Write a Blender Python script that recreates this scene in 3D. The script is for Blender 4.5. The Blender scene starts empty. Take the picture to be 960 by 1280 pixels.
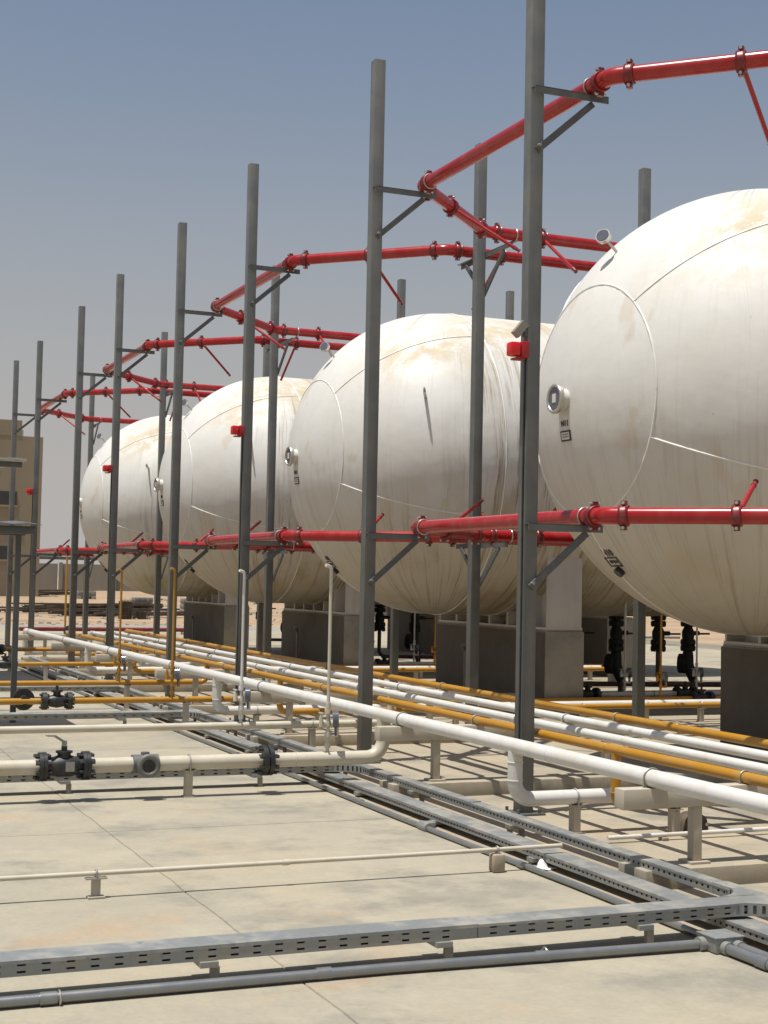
import bpy, bmesh, math, random
from mathutils import Vector, Matrix
R = math.radians
random.seed(7)
scene = bpy.context.scene
col = scene.collection

# ------------------------------------------------------------------ camera
CAM_H = 1.5197
yaw, pitch, roll = R(22.81286), R(2.72631), R(1.17143)
f = Vector((math.sin(yaw)*math.cos(pitch), math.cos(yaw)*math.cos(pitch), math.sin(pitch)))
r0 = Vector((math.cos(yaw), -math.sin(yaw), 0)); u0 = r0.cross(f)
rr = r0*math.cos(roll) + u0*math.sin(roll); uu = u0*math.cos(roll) - r0*math.sin(roll)
cam = bpy.data.cameras.new('camera'); cam.sensor_fit = 'HORIZONTAL'; cam.sensor_width = 36.0
cam.lens = 1834.724/960*36.0; cam.clip_start = 0.05; cam.clip_end = 6000
co = bpy.data.objects.new('camera', cam); col.objects.link(co)
co.matrix_world = Matrix(((rr.x, uu.x, -f.x, 0), (rr.y, uu.y, -f.y, 0), (rr.z, uu.z, -f.z, CAM_H), (0, 0, 0, 1)))
scene.camera = co

# ------------------------------------------------------------------ light
SUN_DX, SUN_DY = 0.22, 0.065      # shadow shift per metre of height
sd = Vector((-SUN_DX, -SUN_DY, 1)).normalized()          # towards the sun
elev = math.asin(sd.z)
world = bpy.data.worlds.new('World'); scene.world = world; world.use_nodes = True
wn = world.node_tree.nodes; wl = world.node_tree.links; wn.clear()
sky = wn.new('ShaderNodeTexSky'); sky.sky_type = 'NISHITA'; sky.sun_disc = False
sky.sun_elevation = elev; sky.sun_rotation = math.atan2(sd.x, sd.y)
sky.altitude = 600; sky.air_density = 1.3; sky.dust_density = 4.0; sky.ozone_density = 2.0
bg = wn.new('ShaderNodeBackground'); bg.inputs['Strength'].default_value = 0.082
wo = wn.new('ShaderNodeOutputWorld')
# airborne desert dust: the sky greys out towards the horizon, the same all round
geo = wn.new('ShaderNodeTexCoord'); sxyz = wn.new('ShaderNodeSeparateXYZ'); wl.new(geo.outputs['Generated'], sxyz.inputs[0])
def wm(op, a, b):
    n = wn.new('ShaderNodeMath'); n.operation = op
    for i, v in enumerate((a, b)):
        if isinstance(v, (int, float)): n.inputs[i].default_value = v
        else: wl.new(v, n.inputs[i])
    return n.outputs[0]
zz = wm('DIVIDE', wm('MAXIMUM', sxyz.outputs[2], 0.0), 0.26)
fac = wm('POWER', 2.71828, wm('MULTIPLY', wm('MULTIPLY', zz, zz), -1.0))
dmx = wn.new('ShaderNodeMix'); dmx.data_type = 'RGBA'
wl.new(fac, dmx.inputs[0]); wl.new(sky.outputs[0], dmx.inputs[6]); dmx.inputs[7].default_value = (0.420/0.082, 0.400/0.082, 0.388/0.082, 1)
wl.new(dmx.outputs[2], bg.inputs[0]); wl.new(bg.outputs[0], wo.inputs[0])
sun = bpy.data.lights.new('sun', 'SUN'); sun.energy = 5.0; sun.angle = R(0.53); sun.color = (1.0, 0.962, 0.895)
so = bpy.data.objects.new('sun', sun); col.objects.link(so)
so.rotation_euler = sd.to_track_quat('Z', 'Y').to_euler()
vs = scene.view_settings
scene.display_settings.display_device = 'sRGB'
vs.view_transform = 'Standard'; vs.look = 'None'; vs.exposure = 0.12; vs.gamma = 1.0; vs.use_curve_mapping = False
scene.cycles.max_bounces = 6; scene.cycles.diffuse_bounces = 4; scene.cycles.glossy_bounces = 3

# ------------------------------------------------------------------ materials
def new_mat(name):
    m = bpy.data.materials.new(name); m.use_nodes = True
    nt = m.node_tree; b = nt.nodes['Principled BSDF']
    return m, nt, b
def N(nt, t, **kw):
    n = nt.nodes.new(t)
    for k, v in kw.items(): setattr(n, k, v)
    return n
def noise(nt, vec, scale, detail=4.0, rough=0.55, dim='3D', w=None):
    n = N(nt, 'ShaderNodeTexNoise'); n.noise_dimensions = dim
    n.inputs['Scale'].default_value = scale; n.inputs['Detail'].default_value = detail; n.inputs['Roughness'].default_value = rough
    if vec is not None: nt.links.new(vec, n.inputs['Vector'])
    if w is not None: nt.links.new(w, n.inputs['W'])
    return n.outputs['Fac']
def ramp(nt, fac, a, b, ca=(0, 0, 0, 1), cb=(1, 1, 1, 1)):
    n = N(nt, 'ShaderNodeMapRange'); n.inputs['From Min'].default_value = a; n.inputs['From Max'].default_value = b
    n.interpolation_type = 'SMOOTHSTEP'
    nt.links.new(fac, n.inputs['Value']); return n.outputs['Result']
def mix(nt, fac, a, b):
    n = N(nt, 'ShaderNodeMix', data_type='RGBA')
    if isinstance(fac, float): n.inputs[0].default_value = fac
    else: nt.links.new(fac, n.inputs[0])
    for s, v in ((6, a), (7, b)):
        if isinstance(v, tuple): n.inputs[s].default_value = (*v, 1)
        else: nt.links.new(v, n.inputs[s])
    return n.outputs[2]
def math_n(nt, op, a, b=None):
    n = N(nt, 'ShaderNodeMath', operation=op)
    for i, v in enumerate((a, b)):
        if v is None: continue
        if isinstance(v, (int, float)): n.inputs[i].default_value = v
        else: nt.links.new(v, n.inputs[i])
    return n.outputs[0]
def mapping(nt, vec, scale=(1, 1, 1), loc=(0, 0, 0)):
    n = N(nt, 'ShaderNodeMapping'); n.inputs['Scale'].default_value = scale; n.inputs['Location'].default_value = loc
    nt.links.new(vec, n.inputs['Vector']); return n.outputs[0]
def bump(nt, b, h, strength, dist):
    n = N(nt, 'ShaderNodeBump'); n.inputs['Strength'].default_value = strength; n.inputs['Distance'].default_value = dist
    nt.links.new(h, n.inputs['Height']); nt.links.new(n.outputs[0], b.inputs['Normal'])
def wpos(nt): return N(nt, 'ShaderNodeNewGeometry').outputs['Position']
def opos(nt): return N(nt, 'ShaderNodeTexCoord').outputs['Object']

def paint(name, base, dust, rough=0.4, metal=0.0, dmax=0.5, scale=6.0, streak=0.25, bstr=0.05, rvar=0.12, grime=None):
    """painted or bare metal with patchy dust and downward streaks, in world metres"""
    m, nt, b = new_mat(name); P = wpos(nt)
    n1 = noise(nt, P, scale, 5); n2 = noise(nt, mapping(nt, P, (scale*3, scale*3, scale*streak)), 1.0, 3)
    d = math_n(nt, 'MULTIPLY', ramp(nt, math_n(nt, 'ADD', math_n(nt, 'MULTIPLY', n1, 0.6), math_n(nt, 'MULTIPLY', n2, 0.4)), 0.42, 0.66), dmax)
    c = mix(nt, d, base, dust)
    if grime:
        n3 = noise(nt, P, scale*5, 6, 0.65); c = mix(nt, math_n(nt, 'MULTIPLY', ramp(nt, n3, 0.58, 0.70), 0.75), c, grime)
    nt.links.new(c, b.inputs['Base Color'])
    nt.links.new(math_n(nt, 'ADD', math_n(nt, 'MULTIPLY', n1, rvar*2), rough-rvar), b.inputs['Roughness'])
    b.inputs['Metallic'].default_value = metal
    if bstr: bump(nt, b, noise(nt, P, scale*12, 4), bstr, 0.01)
    return m

MT = {}
MT['post'] = paint('post_grey_paint', (0.105, 0.110, 0.104), (0.19, 0.18, 0.155), 0.5, 0, 0.45, 4, 0.15)
MT['arm'] = paint('bracket_grey_paint', (0.085, 0.090, 0.088), (0.15, 0.145, 0.13), 0.5, 0, 0.4, 6, 0.3)
MT['red'] = paint('red_paint', (0.31, 0.007, 0.008), (0.34, 0.06, 0.045), 0.24, 0, 0.42, 4.0, 0.6, 0.0, 0.10)
MT['red_dark'] = paint('coupling_red', (0.15, 0.006, 0.008), (0.26, 0.075, 0.06), 0.38, 0, 0.5, 14, 0.6)
MT['white_pipe'] = paint('white_pipe_paint', (0.612, 0.604, 0.569), (0.481, 0.429, 0.333), 0.35, 0, 0.45, 3, 0.5, 0.0, grime=(0.525, 0.473, 0.376))
MT['cream_pipe'] = paint('cream_pipe_paint', (0.516, 0.477, 0.381), (0.411, 0.350, 0.245), 0.4, 0, 0.5, 3, 0.5, 0.0, grime=(0.438, 0.376, 0.263))
MT['yellow'] = paint('yellow_pipe_paint', (0.403, 0.188, 0.009), (0.394, 0.236, 0.066), 0.33, 0, 0.5, 3, 0.5, 0.0, grime=(0.289, 0.175, 0.052))
MT['cream_steel'] = paint('cream_steel_paint', (0.438, 0.394, 0.311), (0.367, 0.306, 0.219), 0.55, 0, 0.6, 5, 0.4)
MT['galv'] = paint('galvanised_steel', (0.27, 0.28, 0.27), (0.33, 0.305, 0.245), 0.48, 0.35, 0.7, 7, 0.6, 0.08, grime=(0.19, 0.19, 0.18))
MT['saddle'] = paint('saddle_paint', (0.52, 0.495, 0.45), (0.40, 0.35, 0.27), 0.5, 0, 0.5, 3, 0.3)
MT['strut'] = paint('strut_steel', (0.235, 0.215, 0.175), (0.30, 0.26, 0.19), 0.6, 0, 0.6, 9, 0.5)
MT['clean_weld'] = paint('weld_white', (0.70, 0.70, 0.66), (0.56, 0.51, 0.42), 0.5, 0, 0.3, 9, 0.5, 0.0)
MT['cover'] = paint('tray_cover_steel', (0.225, 0.238, 0.238), (0.395, 0.378, 0.330), 0.42, 0.25, 0.95, 4.5, 1.0, 0.12, grime=(0.16, 0.17, 0.17))
MT['conduit'] = paint('conduit_steel', (0.235, 0.245, 0.245), (0.30, 0.285, 0.25), 0.32, 0.55, 0.5, 7, 0.7, 0.03)
MT['black'] = paint('black_valve_paint', (0.014, 0.0145, 0.0145), (0.055, 0.051, 0.044), 0.45, 0, 0.5, 25, 0.6, 0.1)
MT['black2'] = paint('dark_insulation', (0.012, 0.012, 0.013), (0.03, 0.028, 0.025), 0.7, 0, 0.4, 20, 0.6, 0.1)
MT['stainless'] = paint('bare_steel', (0.50, 0.48, 0.44), (0.42, 0.37, 0.30), 0.35, 0.7, 0.4, 20, 0.6, 0.0)
MT['brown_pipe'] = paint('brown_primer', (0.095, 0.045, 0.030), (0.16, 0.11, 0.08), 0.5, 0, 0.5, 8, 0.4)
MT['glass'] = paint('gauge_glass', (0.09, 0.10, 0.13), (0.16, 0.16, 0.16), 0.12, 0, 0.3, 30, 1, 0.0, 0.05)
MT['dial'] = paint('gauge_dial', (0.55, 0.55, 0.52), (0.42, 0.40, 0.36), 0.4, 0, 0.3, 30, 1, 0.0)
MT['lens'] = paint('beacon_lens', (0.62, 0.012, 0.012), (0.5, 0.03, 0.02), 0.14, 0, 0.2, 20, 1, 0.0, 0.05)
MT['beacon'] = paint('beacon_red', (0.34, 0.012, 0.016), (0.34, 0.06, 0.05), 0.35, 0, 0.3, 20, 1, 0.0)
MT['beige_plastic'] = paint('beige_plastic', (0.42, 0.38, 0.30), (0.40, 0.34, 0.25), 0.5, 0, 0.3, 20, 1, 0.0)
MT['ink'] = paint('black_ink', (0.022, 0.022, 0.022), (0.10, 0.09, 0.08), 0.6, 0, 0.5, 60, 1, 0.0)
MT['label_paper'] = paint('label_paper', (0.62, 0.60, 0.55), (0.50, 0.45, 0.36), 0.5, 0, 0.4, 40, 1, 0.0)
MT['rag'] = paint('white_rag', (0.78, 0.78, 0.75), (0.66, 0.62, 0.54), 0.8, 0, 0.5, 30, 1, 0.1)
MT['roof_sheet'] = paint('shelter_roof', (0.42, 0.42, 0.39), (0.46, 0.42, 0.34), 0.5, 0.1, 0.5, 3, 1, 0.03)
MT['wood'] = paint('dark_timber', (0.075, 0.058, 0.042), (0.22, 0.17, 0.11), 0.8, 0, 0.6, 3, 1, 0.2)
MT['block'] = paint('concrete_block', (0.20, 0.20, 0.19), (0.31, 0.27, 0.20), 0.9, 0, 0.6, 2.5, 1, 0.3)
MT['building'] = paint('building_render', (0.254, 0.219, 0.153), (0.289, 0.249, 0.179), 0.9, 0, 0.7, 0.4, 0.3, 0.1)
MT['window'] = paint('dark_window', (0.035, 0.037, 0.04), (0.06, 0.06, 0.06), 0.2, 0, 0.4, 1.0, 1, 0.0)
MT['wall_far'] = paint('boundary_wall_render', (0.22, 0.205, 0.175), (0.27, 0.24, 0.185), 0.9, 0, 0.6, 0.5, 0.4, 0.2)

def concrete_mat(name, c0, c1, c2, dust, orange=None, bstr=0.25, sc=1.0, strip=False):
    m, nt, b = new_mat(name); P = wpos(nt)
    rnd = N(nt, 'ShaderNodeObjectInfo').outputs['Random']
    big = noise(nt, P, 0.55*sc, 5, 0.6); mid = noise(nt, P, 1.15*sc, 7, 0.66); fine = noise(nt, P, 38*sc, 6, 0.7)
    c = mix(nt, ramp(nt, big, 0.36, 0.64), c0, c1)
    c = mix(nt, math_n(nt, 'MULTIPLY', ramp(nt, mid, 0.47, 0.64), 0.88), c, c2)
    c = mix(nt, math_n(nt, 'MULTIPLY', ramp(nt, noise(nt, mapping(nt, P, (1, 1, 1), (31, 7, 3)), 0.8*sc, 6, 0.65), 0.48, 0.66), 0.65), c, dust)
    if orange:
        o = ramp(nt, noise(nt, mapping(nt, P, (1, 1.5, 1), (5, 71, 9)), 0.9*sc, 6, 0.62), 0.56, 0.70)
        if strip:                       # red dust blown against and under the trays
            sx = N(nt, 'ShaderNodeSeparateXYZ'); nt.links.new(P, sx.inputs[0])
            s = math_n(nt, 'MULTIPLY', math_n(nt, 'MULTIPLY', ramp(nt, sx.outputs[0], 3.70, 3.98), math_n(nt, 'SUBTRACT', 1.0, math_n(nt, 'MULTIPLY', ramp(nt, sx.outputs[0], 4.15, 4.8), 0.72))), ramp(nt, noise(nt, P, 2.2, 5, 0.6), 0.30, 0.62))
            o = math_n(nt, 'MAXIMUM', o, s)
        c = mix(nt, math_n(nt, 'MULTIPLY', o, 0.55), c, orange)
    g = N(nt, 'ShaderNodeMix', data_type='RGBA', blend_type='MULTIPLY'); g.inputs[0].default_value = 1.0
    nt.links.new(c, g.inputs[6])
    v = math_n(nt, 'ADD', math_n(nt, 'ADD', math_n(nt, 'ADD', math_n(nt, 'MULTIPLY', fine, 0.30), math_n(nt, 'MULTIPLY', noise(nt, P, 6.5*sc, 6, 0.7), 0.34)), 0.64), math_n(nt, 'MULTIPLY', rnd, 0.07))
    # small dark specks and pits
    vo = N(nt, 'ShaderNodeTexVoronoi'); vo.inputs['Scale'].default_value = 9*sc; nt.links.new(P, vo.inputs['Vector'])
    sp = math_n(nt, 'MULTIPLY', math_n(nt, 'SUBTRACT', 1.0, ramp(nt, vo.outputs['Distance'], 0.03, 0.09)), 0.28)
    v = math_n(nt, 'SUBTRACT', v, math_n(nt, 'MULTIPLY', sp, ramp(nt, noise(nt, P, 3.1, 3), 0.52, 0.60)))
    cc = N(nt, 'ShaderNodeCombineColor')
    for i in range(3): nt.links.new(v, cc.inputs[i])
    nt.links.new(cc.outputs[0], g.inputs[7])
    nt.links.new(g.outputs[2], b.inputs['Base Color'])
    b.inputs['Roughness'].default_value = 0.85
    bump(nt, b, math_n(nt, 'ADD', fine, math_n(nt, 'MULTIPLY', mid, 1.5)), bstr, 0.006)
    return m
MT['slab'] = concrete_mat('slab_concrete', (0.298, 0.270, 0.204), (0.338, 0.303, 0.226), (0.212, 0.198, 0.160), (0.358, 0.310, 0.220), (0.365, 0.252, 0.155), strip=True)
MT['joint'] = concrete_mat('joint_filler', (0.17, 0.15, 0.11), (0.22, 0.19, 0.14), (0.11, 0.10, 0.08), (0.26, 0.22, 0.15))
MT['plinth'] = concrete_mat('plinth_concrete', (0.315, 0.280, 0.210), (0.350, 0.306, 0.228), (0.254, 0.228, 0.171), (0.341, 0.280, 0.197), (0.341, 0.236, 0.144), 0.15, 2.0)
MT['dark_face'] = concrete_mat('dark_front_face', (0.105, 0.09, 0.066), (0.12, 0.104, 0.076), (0.09, 0.078, 0.058), (0.13, 0.11, 0.08), None, 0.1, 1.2)
MT['pier'] = concrete_mat('pier_concrete', (0.26, 0.24, 0.195), (0.30, 0.275, 0.22), (0.215, 0.20, 0.165), (0.31, 0.275, 0.21), None, 0.15, 1.2)
MT['gravel'] = concrete_mat('gravel', (0.263, 0.249, 0.206), (0.306, 0.284, 0.232), (0.175, 0.166, 0.140), (0.324, 0.289, 0.219), None, 1.0, 1.0)
MT['sand'] = concrete_mat('desert_sand', (0.324, 0.223, 0.131), (0.367, 0.258, 0.153), (0.245, 0.171, 0.105), (0.376, 0.276, 0.171), (0.333, 0.206, 0.109), 0.8, 0.35)

def tank_mat():
    m, nt, b = new_mat('tank_white_paint'); P = opos(nt)
    rnd = math_n(nt, 'MULTIPLY', N(nt, 'ShaderNodeObjectInfo').outputs['Random'], 40.0)
    sx = N(nt, 'ShaderNodeSeparateXYZ'); nt.links.new(P, sx.inputs[0]); X, Z = sx.outputs[0], sx.outputs[2]
    white = (0.640, 0.635, 0.598)
    Y = sx.outputs[1]
    # run-off streaks follow the fall line: constant X on the shell, constant bearing on the round head
    u = math_n(nt, 'ADD', math_n(nt, 'MAXIMUM', X, 0.0), math_n(nt, 'MULTIPLY', math_n(nt, 'ARCTAN2', math_n(nt, 'MINIMUM', X, 0.0), math_n(nt, 'ADD', math_n(nt, 'ABSOLUTE', Y), 0.02)), 1.855))
    wob = math_n(nt, 'MULTIPLY', noise(nt, P, 1.3, 3, 0.5, '4D', rnd), 0.16)
    cv = N(nt, 'ShaderNodeCombineXYZ'); nt.links.new(math_n(nt, 'ADD', u, wob), cv.inputs[0]); nt.links.new(Z, cv.inputs[2]); U = cv.outputs[0]
    s1 = noise(nt, mapping(nt, U, (7, 1, 0.55)), 1.0, 7, 0.70, '4D', rnd)
    s2 = noise(nt, mapping(nt, U, (30, 1, 0.9)), 1.0, 6, 0.70, '4D', rnd)
    area = noise(nt, mapping(nt, P, (0.8, 0.6, 0.55)), 1.0, 5, 0.6, '4D', rnd)
    am = ramp(nt, area, 0.38, 0.58)
    st = ramp(nt, math_n(nt, 'ADD', math_n(nt, 'MULTIPLY', s1, 0.45), math_n(nt, 'MULTIPLY', s2, 0.55)), 0.50, 0.60)
    shell = ramp(nt, X, -1.30, -0.15)                                       # the shell is dirtier than the head
    low = math_n(nt, 'SUBTRACT', 1.0, ramp(nt, Z, 1.25, 3.25))  # browner downwards: dirt plus lower-half shade put into the colour
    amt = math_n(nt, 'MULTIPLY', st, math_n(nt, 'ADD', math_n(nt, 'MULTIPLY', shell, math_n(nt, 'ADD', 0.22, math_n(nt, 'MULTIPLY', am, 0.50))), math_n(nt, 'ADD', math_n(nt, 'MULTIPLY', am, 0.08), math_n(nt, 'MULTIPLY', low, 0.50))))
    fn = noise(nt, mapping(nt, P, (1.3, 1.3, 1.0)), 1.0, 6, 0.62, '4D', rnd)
    dirt_shade = math_n(nt, 'ADD', math_n(nt, 'MULTIPLY', ramp(nt, fn, 0.42, 0.70), math_n(nt, 'ADD', 0.16, math_n(nt, 'MULTIPLY', shell, 0.38))), math_n(nt, 'MULTIPLY', low, 0.64))
    c = mix(nt, dirt_shade, white, (0.385, 0.32, 0.215))
    c = mix(nt, amt, c, (0.255, 0.195, 0.118))
    # ochre dust brushed along the upper petal seam and over the shoulder
    ang = math_n(nt, 'ARCTAN2', math_n(nt, 'SUBTRACT', Z, 2.99), math_n(nt, 'MULTIPLY', Y, -1.0))
    band = math_n(nt, 'SUBTRACT', 1.0, ramp(nt, math_n(nt, 'ABSOLUTE', math_n(nt, 'SUBTRACT', ang, math_n(nt, 'ADD', 0.95, math_n(nt, 'MULTIPLY', X, 0.10)))), 0.05, 0.42))
    br = noise(nt, mapping(nt, P, (3.2, 6.0, 4.5)), 1.0, 8, 0.74, '4D', rnd); lg = noise(nt, mapping(nt, P, (0.9, 1.2, 1.0), (7, 2, 5)), 1.0, 4, 0.55, '4D', rnd)
    sh = math_n(nt, 'MULTIPLY', math_n(nt, 'MULTIPLY', band, ramp(nt, X, -1.75, -0.75)), math_n(nt, 'MULTIPLY', ramp(nt, br, 0.40, 0.57), ramp(nt, lg, 0.30, 0.52)))
    c = mix(nt, math_n(nt, 'MULTIPLY', sh, 0.68), c, (0.46, 0.36, 0.20))
    # a few tan patches where paint was touched up on the crown
    cp = math_n(nt, 'MULTIPLY', ramp(nt, noise(nt, mapping(nt, P, (1.9, 2.6, 1.5), (3, 8, 1)), 1.0, 5, 0.55, '4D', rnd), 0.60, 0.65), 0.38)
    c = mix(nt, cp, c, (0.50, 0.41, 0.28))
    # scuffs and specks
    sp = noise(nt, P, 22, 4, 0.65); c = mix(nt, math_n(nt, 'MULTIPLY', ramp(nt, sp, 0.69, 0.75), 0.5), c, (0.27, 0.22, 0.16))
    sf = noise(nt, mapping(nt, P, (3, 14, 5), (1, 1, 4)), 1.0, 3, 0.6, '4D', rnd); c = mix(nt, math_n(nt, 'MULTIPLY', ramp(nt, sf, 0.70, 0.76), 0.35), c, (0.36, 0.32, 0.25))
    nt.links.new(c, b.inputs['Base Color'])
    nt.links.new(math_n(nt, 'ADD', 0.40, math_n(nt, 'ADD', math_n(nt, 'MULTIPLY', dirt_shade, 0.35), math_n(nt, 'MULTIPLY', sh, 0.3))), b.inputs['Roughness'])
    b.inputs['Specular IOR Level'].default_value = 0.28
    bump(nt, b, math_n(nt, 'ADD', noise(nt, P, 1.5, 3, 0.5), math_n(nt, 'MULTIPLY', noise(nt, P, 9.0, 4, 0.6), 0.12)), 0.45, 0.03)
    return m
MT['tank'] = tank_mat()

# ------------------------------------------------------------------ mesh helpers
class MB:
    def __init__(self): self.v = []; self.f = []
    def add(self, vs, fs):
        n = len(self.v); self.v += [tuple(x) for x in vs]; self.f += [tuple(i+n for i in q) for q in fs]; return self
    def box(self, x0, x1, y0, y1, z0, z1):
        return self.add([(x0,y0,z0),(x1,y0,z0),(x1,y1,z0),(x0,y1,z0),(x0,y0,z1),(x1,y0,z1),(x1,y1,z1),(x0,y1,z1)],
                        [(0,3,2,1),(4,5,6,7),(0,1,5,4),(1,2,6,5),(2,3,7,6),(3,0,4,7)])
    def bbox(self, x0, x1, y0, y1, z0, z1, b=0.01):
        bm = bmesh.new(); bmesh.ops.create_cube(bm, size=1.0)
        for v in bm.verts: v.co = Vector(((x0+x1)/2+v.co.x*(x1-x0), (y0+y1)/2+v.co.y*(y1-y0), (z0+z1)/2+v.co.z*(z1-z0)))
        bmesh.ops.bevel(bm, geom=list(bm.edges), offset=b, segments=2, affect='EDGES', profile=0.5)
        bm.verts.index_update(); self.add([v.co[:] for v in bm.verts], [[v.index for v in q.verts] for q in bm.faces]); bm.free(); return self
    def beam(self, p0, p1, w, h, up=(0, 0, 1)):
        p0, p1, up = Vector(p0), Vector(p1), Vector(up); d = (p1-p0).normalized(); s = d.cross(up).normalized(); t = s.cross(d)
        a = [p + s*w/2*i + t*h/2*j for p in (p0, p1) for i, j in ((-1,-1),(1,-1),(1,1),(-1,1))]
        return self.add(a, [(0,1,2,3),(7,6,5,4),(0,4,5,1),(1,5,6,2),(2,6,7,3),(3,7,4,0)])
    def tube(self, path, r, seg=16, caps=True, radii=None):
        path = [Vector(p) for p in path]; n = len(path); T = []
        for i in range(n):
            a = path[min(i+1, n-1)] - path[max(i-1, 0)]; T.append(a.normalized())
        ref = Vector((0, 0, 1)) if abs(T[0].z) < 0.9 else Vector((1, 0, 0))
        s = T[0].cross(ref).normalized(); rings = []
        for i in range(n):
            s = (s - T[i]*s.dot(T[i])).normalized(); t = T[i].cross(s); k = radii[i] if radii else r
            rings.append([path[i] + (s*math.cos(2*math.pi*j/seg) + t*math.sin(2*math.pi*j/seg))*k for j in range(seg)])
        fs = []
        for i in range(n-1):
            for j in range(seg):
                k = (j+1) % seg; fs.append((i*seg+j, i*seg+k, (i+1)*seg+k, (i+1)*seg+j))
        if caps: fs.append(tuple(reversed(range(seg)))); fs.append(tuple((n-1)*seg+j for j in range(seg)))
        return self.add([p for q in rings for p in q], fs)
    def cyl(self, p0, p1, r, seg=16, r2=None, caps=True):
        return self.tube([p0, p1], r, seg, caps, [r, r if r2 is None else r2])
    def ring(self, c, axis, R_, r, seg=24, sec=8, a0=0.0, a1=2*math.pi):
        c, axis = Vector(c), Vector(axis).normalized(); ref = Vector((0,0,1)) if abs(axis.z) < .9 else Vector((1,0,0))
        s = axis.cross(ref).normalized(); t = axis.cross(s); full = abs(a1-a0-2*math.pi) < 1e-6; n = seg if full else seg+1
        vs = []
        for i in range(n):
            a = a0+(a1-a0)*i/seg; d = s*math.cos(a)+t*math.sin(a)
            for j in range(sec):
                q = 2*math.pi*j/sec; vs.append(c + d*(R_+r*math.cos(q)) + axis*r*math.sin(q))
        fs = [((i % n)*sec+j, ((i+1) % n)*sec+j, ((i+1) % n)*sec+(j+1) % sec, (i % n)*sec+(j+1) % sec) for i in range(seg) for j in range(sec)]
        return self.add(vs, fs)
    def build(self, name, mat, parent=None, smooth=True, loc=None, angle=38):
        me = bpy.data.meshes.new(name); me.from_pydata(self.v, [], self.f); me.update()
        bm = bmesh.new(); bm.from_mesh(me); bmesh.ops.recalc_face_normals(bm, faces=bm.faces); bm.to_mesh(me); bm.free()
        if smooth:
            me.polygons.foreach_set('use_smooth', [True]*len(me.polygons)); me.set_sharp_from_angle(angle=R(angle))
        me.materials.append(MT[mat] if isinstance(mat, str) else mat)
        return link(name, me, parent, loc)
def link(name, me, parent=None, loc=None):
    o = bpy.data.objects.new(name, me); col.objects.link(o)
    if parent: o.parent = parent
    if loc: o.location = loc
    return o
def bend(pts, rad, n=7):
    pts = [Vector(p) for p in pts]; out = [pts[0]]
    for i in range(1, len(pts)-1):
        a, b, c = pts[i-1], pts[i], pts[i+1]; u = (a-b).normalized(); w = (c-b).normalized()
        ang = u.angle(w); t = min(rad/math.tan(ang/2), (a-b).length*.49, (c-b).length*.49); rd = t*math.tan(ang/2)
        cen = b + (u+w).normalized()*(rd/math.sin(ang/2)); s = b+u*t-cen; e = b+w*t-cen; th = s.angle(e)
        for k in range(n+1):
            q = k/n; out.append(cen + (s*math.sin((1-q)*th) + e*math.sin(q*th))/math.sin(th))
    out.append(pts[-1]); return out
def thing(name, label, cat, loc=(0, 0, 0), group=None, rotz=0.0):
    o = bpy.data.objects.new(name, None); col.objects.link(o); o.location = loc; o.rotation_euler = (0, 0, rotz); o.empty_display_size = 0.2
    return tag(o, label, cat, group)
def tag(o, label=None, cat=None, group=None, kind=None):
    if label: o['label'] = label
    if cat: o['category'] = cat
    if group: o['group'] = group
    if kind: o['kind'] = kind
    return o
def snapshot(root):
    """remember the tree of a finished thing so copies are quick"""
    by = {}
    for o in bpy.data.objects:
        if o.parent: by.setdefault(o.parent.name, []).append(o)
    def rec(o): return (o, [rec(c) for c in by.get(o.name, [])])
    return rec(root)
def dup(tree, loc, label, parent=None, skip=()):
    o, kids = tree; c = o.copy(); col.objects.link(c)
    if parent is None:
        c.location = loc; c['label'] = label
    else: c.parent = parent
    for k in kids:
        if k[0].name.split('.')[0] in skip: continue
        dup(k, None, None, c)
    return c

# ================================================================== the ground
def noise2(x, y, s):
    def h(i, j): return (math.sin(i*127.1+j*311.7+s*74.7)*43758.5453) % 1.0
    i, j = math.floor(x), math.floor(y); u, v = x-i, y-j; u = u*u*(3-2*u); v = v*v*(3-2*v)
    return (h(i,j)*(1-u)+h(i+1,j)*u)*(1-v)+(h(i,j+1)*(1-u)+h(i+1,j+1)*u)*v
m = MB(); gx = [-3000,-900,-300,-120]+[-60+4*i for i in range(66)]+[320,900,3000]; gy = [-3000,-600,-120,-40]+[-8+4*i for i in range(62)]+[300,700,3000]
for y in gy:
    for x in gx:
        z = -0.10
        if y > 46: z += min(1, (y-46)/16)*(0.34*(noise2(x/17, y/13, 1)-.45)+0.22*(noise2(x/5, y/5, 2)-.5))
        if y > 300 or x > 300 or x < -70: z = -0.10
        m.v.append((x, y, z))
nx = len(gx)
m.f = [(j*nx+i, j*nx+i+1, (j+1)*nx+i+1, (j+1)*nx+i) for j in range(len(gy)-1) for i in range(nx-1)]
tag(m.build('sand_ground', 'sand'), kind='structure')
m = MB().box(-16, 27, 39.6, 46.5, -0.30, -0.03)
tag(m.build('gravel_strip', 'gravel'), kind='structure')
slab = MB().box(-14.2, 24.2, -7.6, 39.6, -0.4, -0.008).build('concrete_slab', 'joint'); tag(slab, kind='structure')
XJ = [1.94+4.0*i for i in range(-4, 6)]; YJ = [-7.2, -1.8, 3.6]+[8.76+4.1*i for i in range(0, 9)]
rnd = random.Random(3)
ev = {}
def edge_jit(key):
    if key not in ev: ev[key] = [rnd.uniform(-.005, .005) for _ in range(24)]
    return ev[key]
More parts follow.
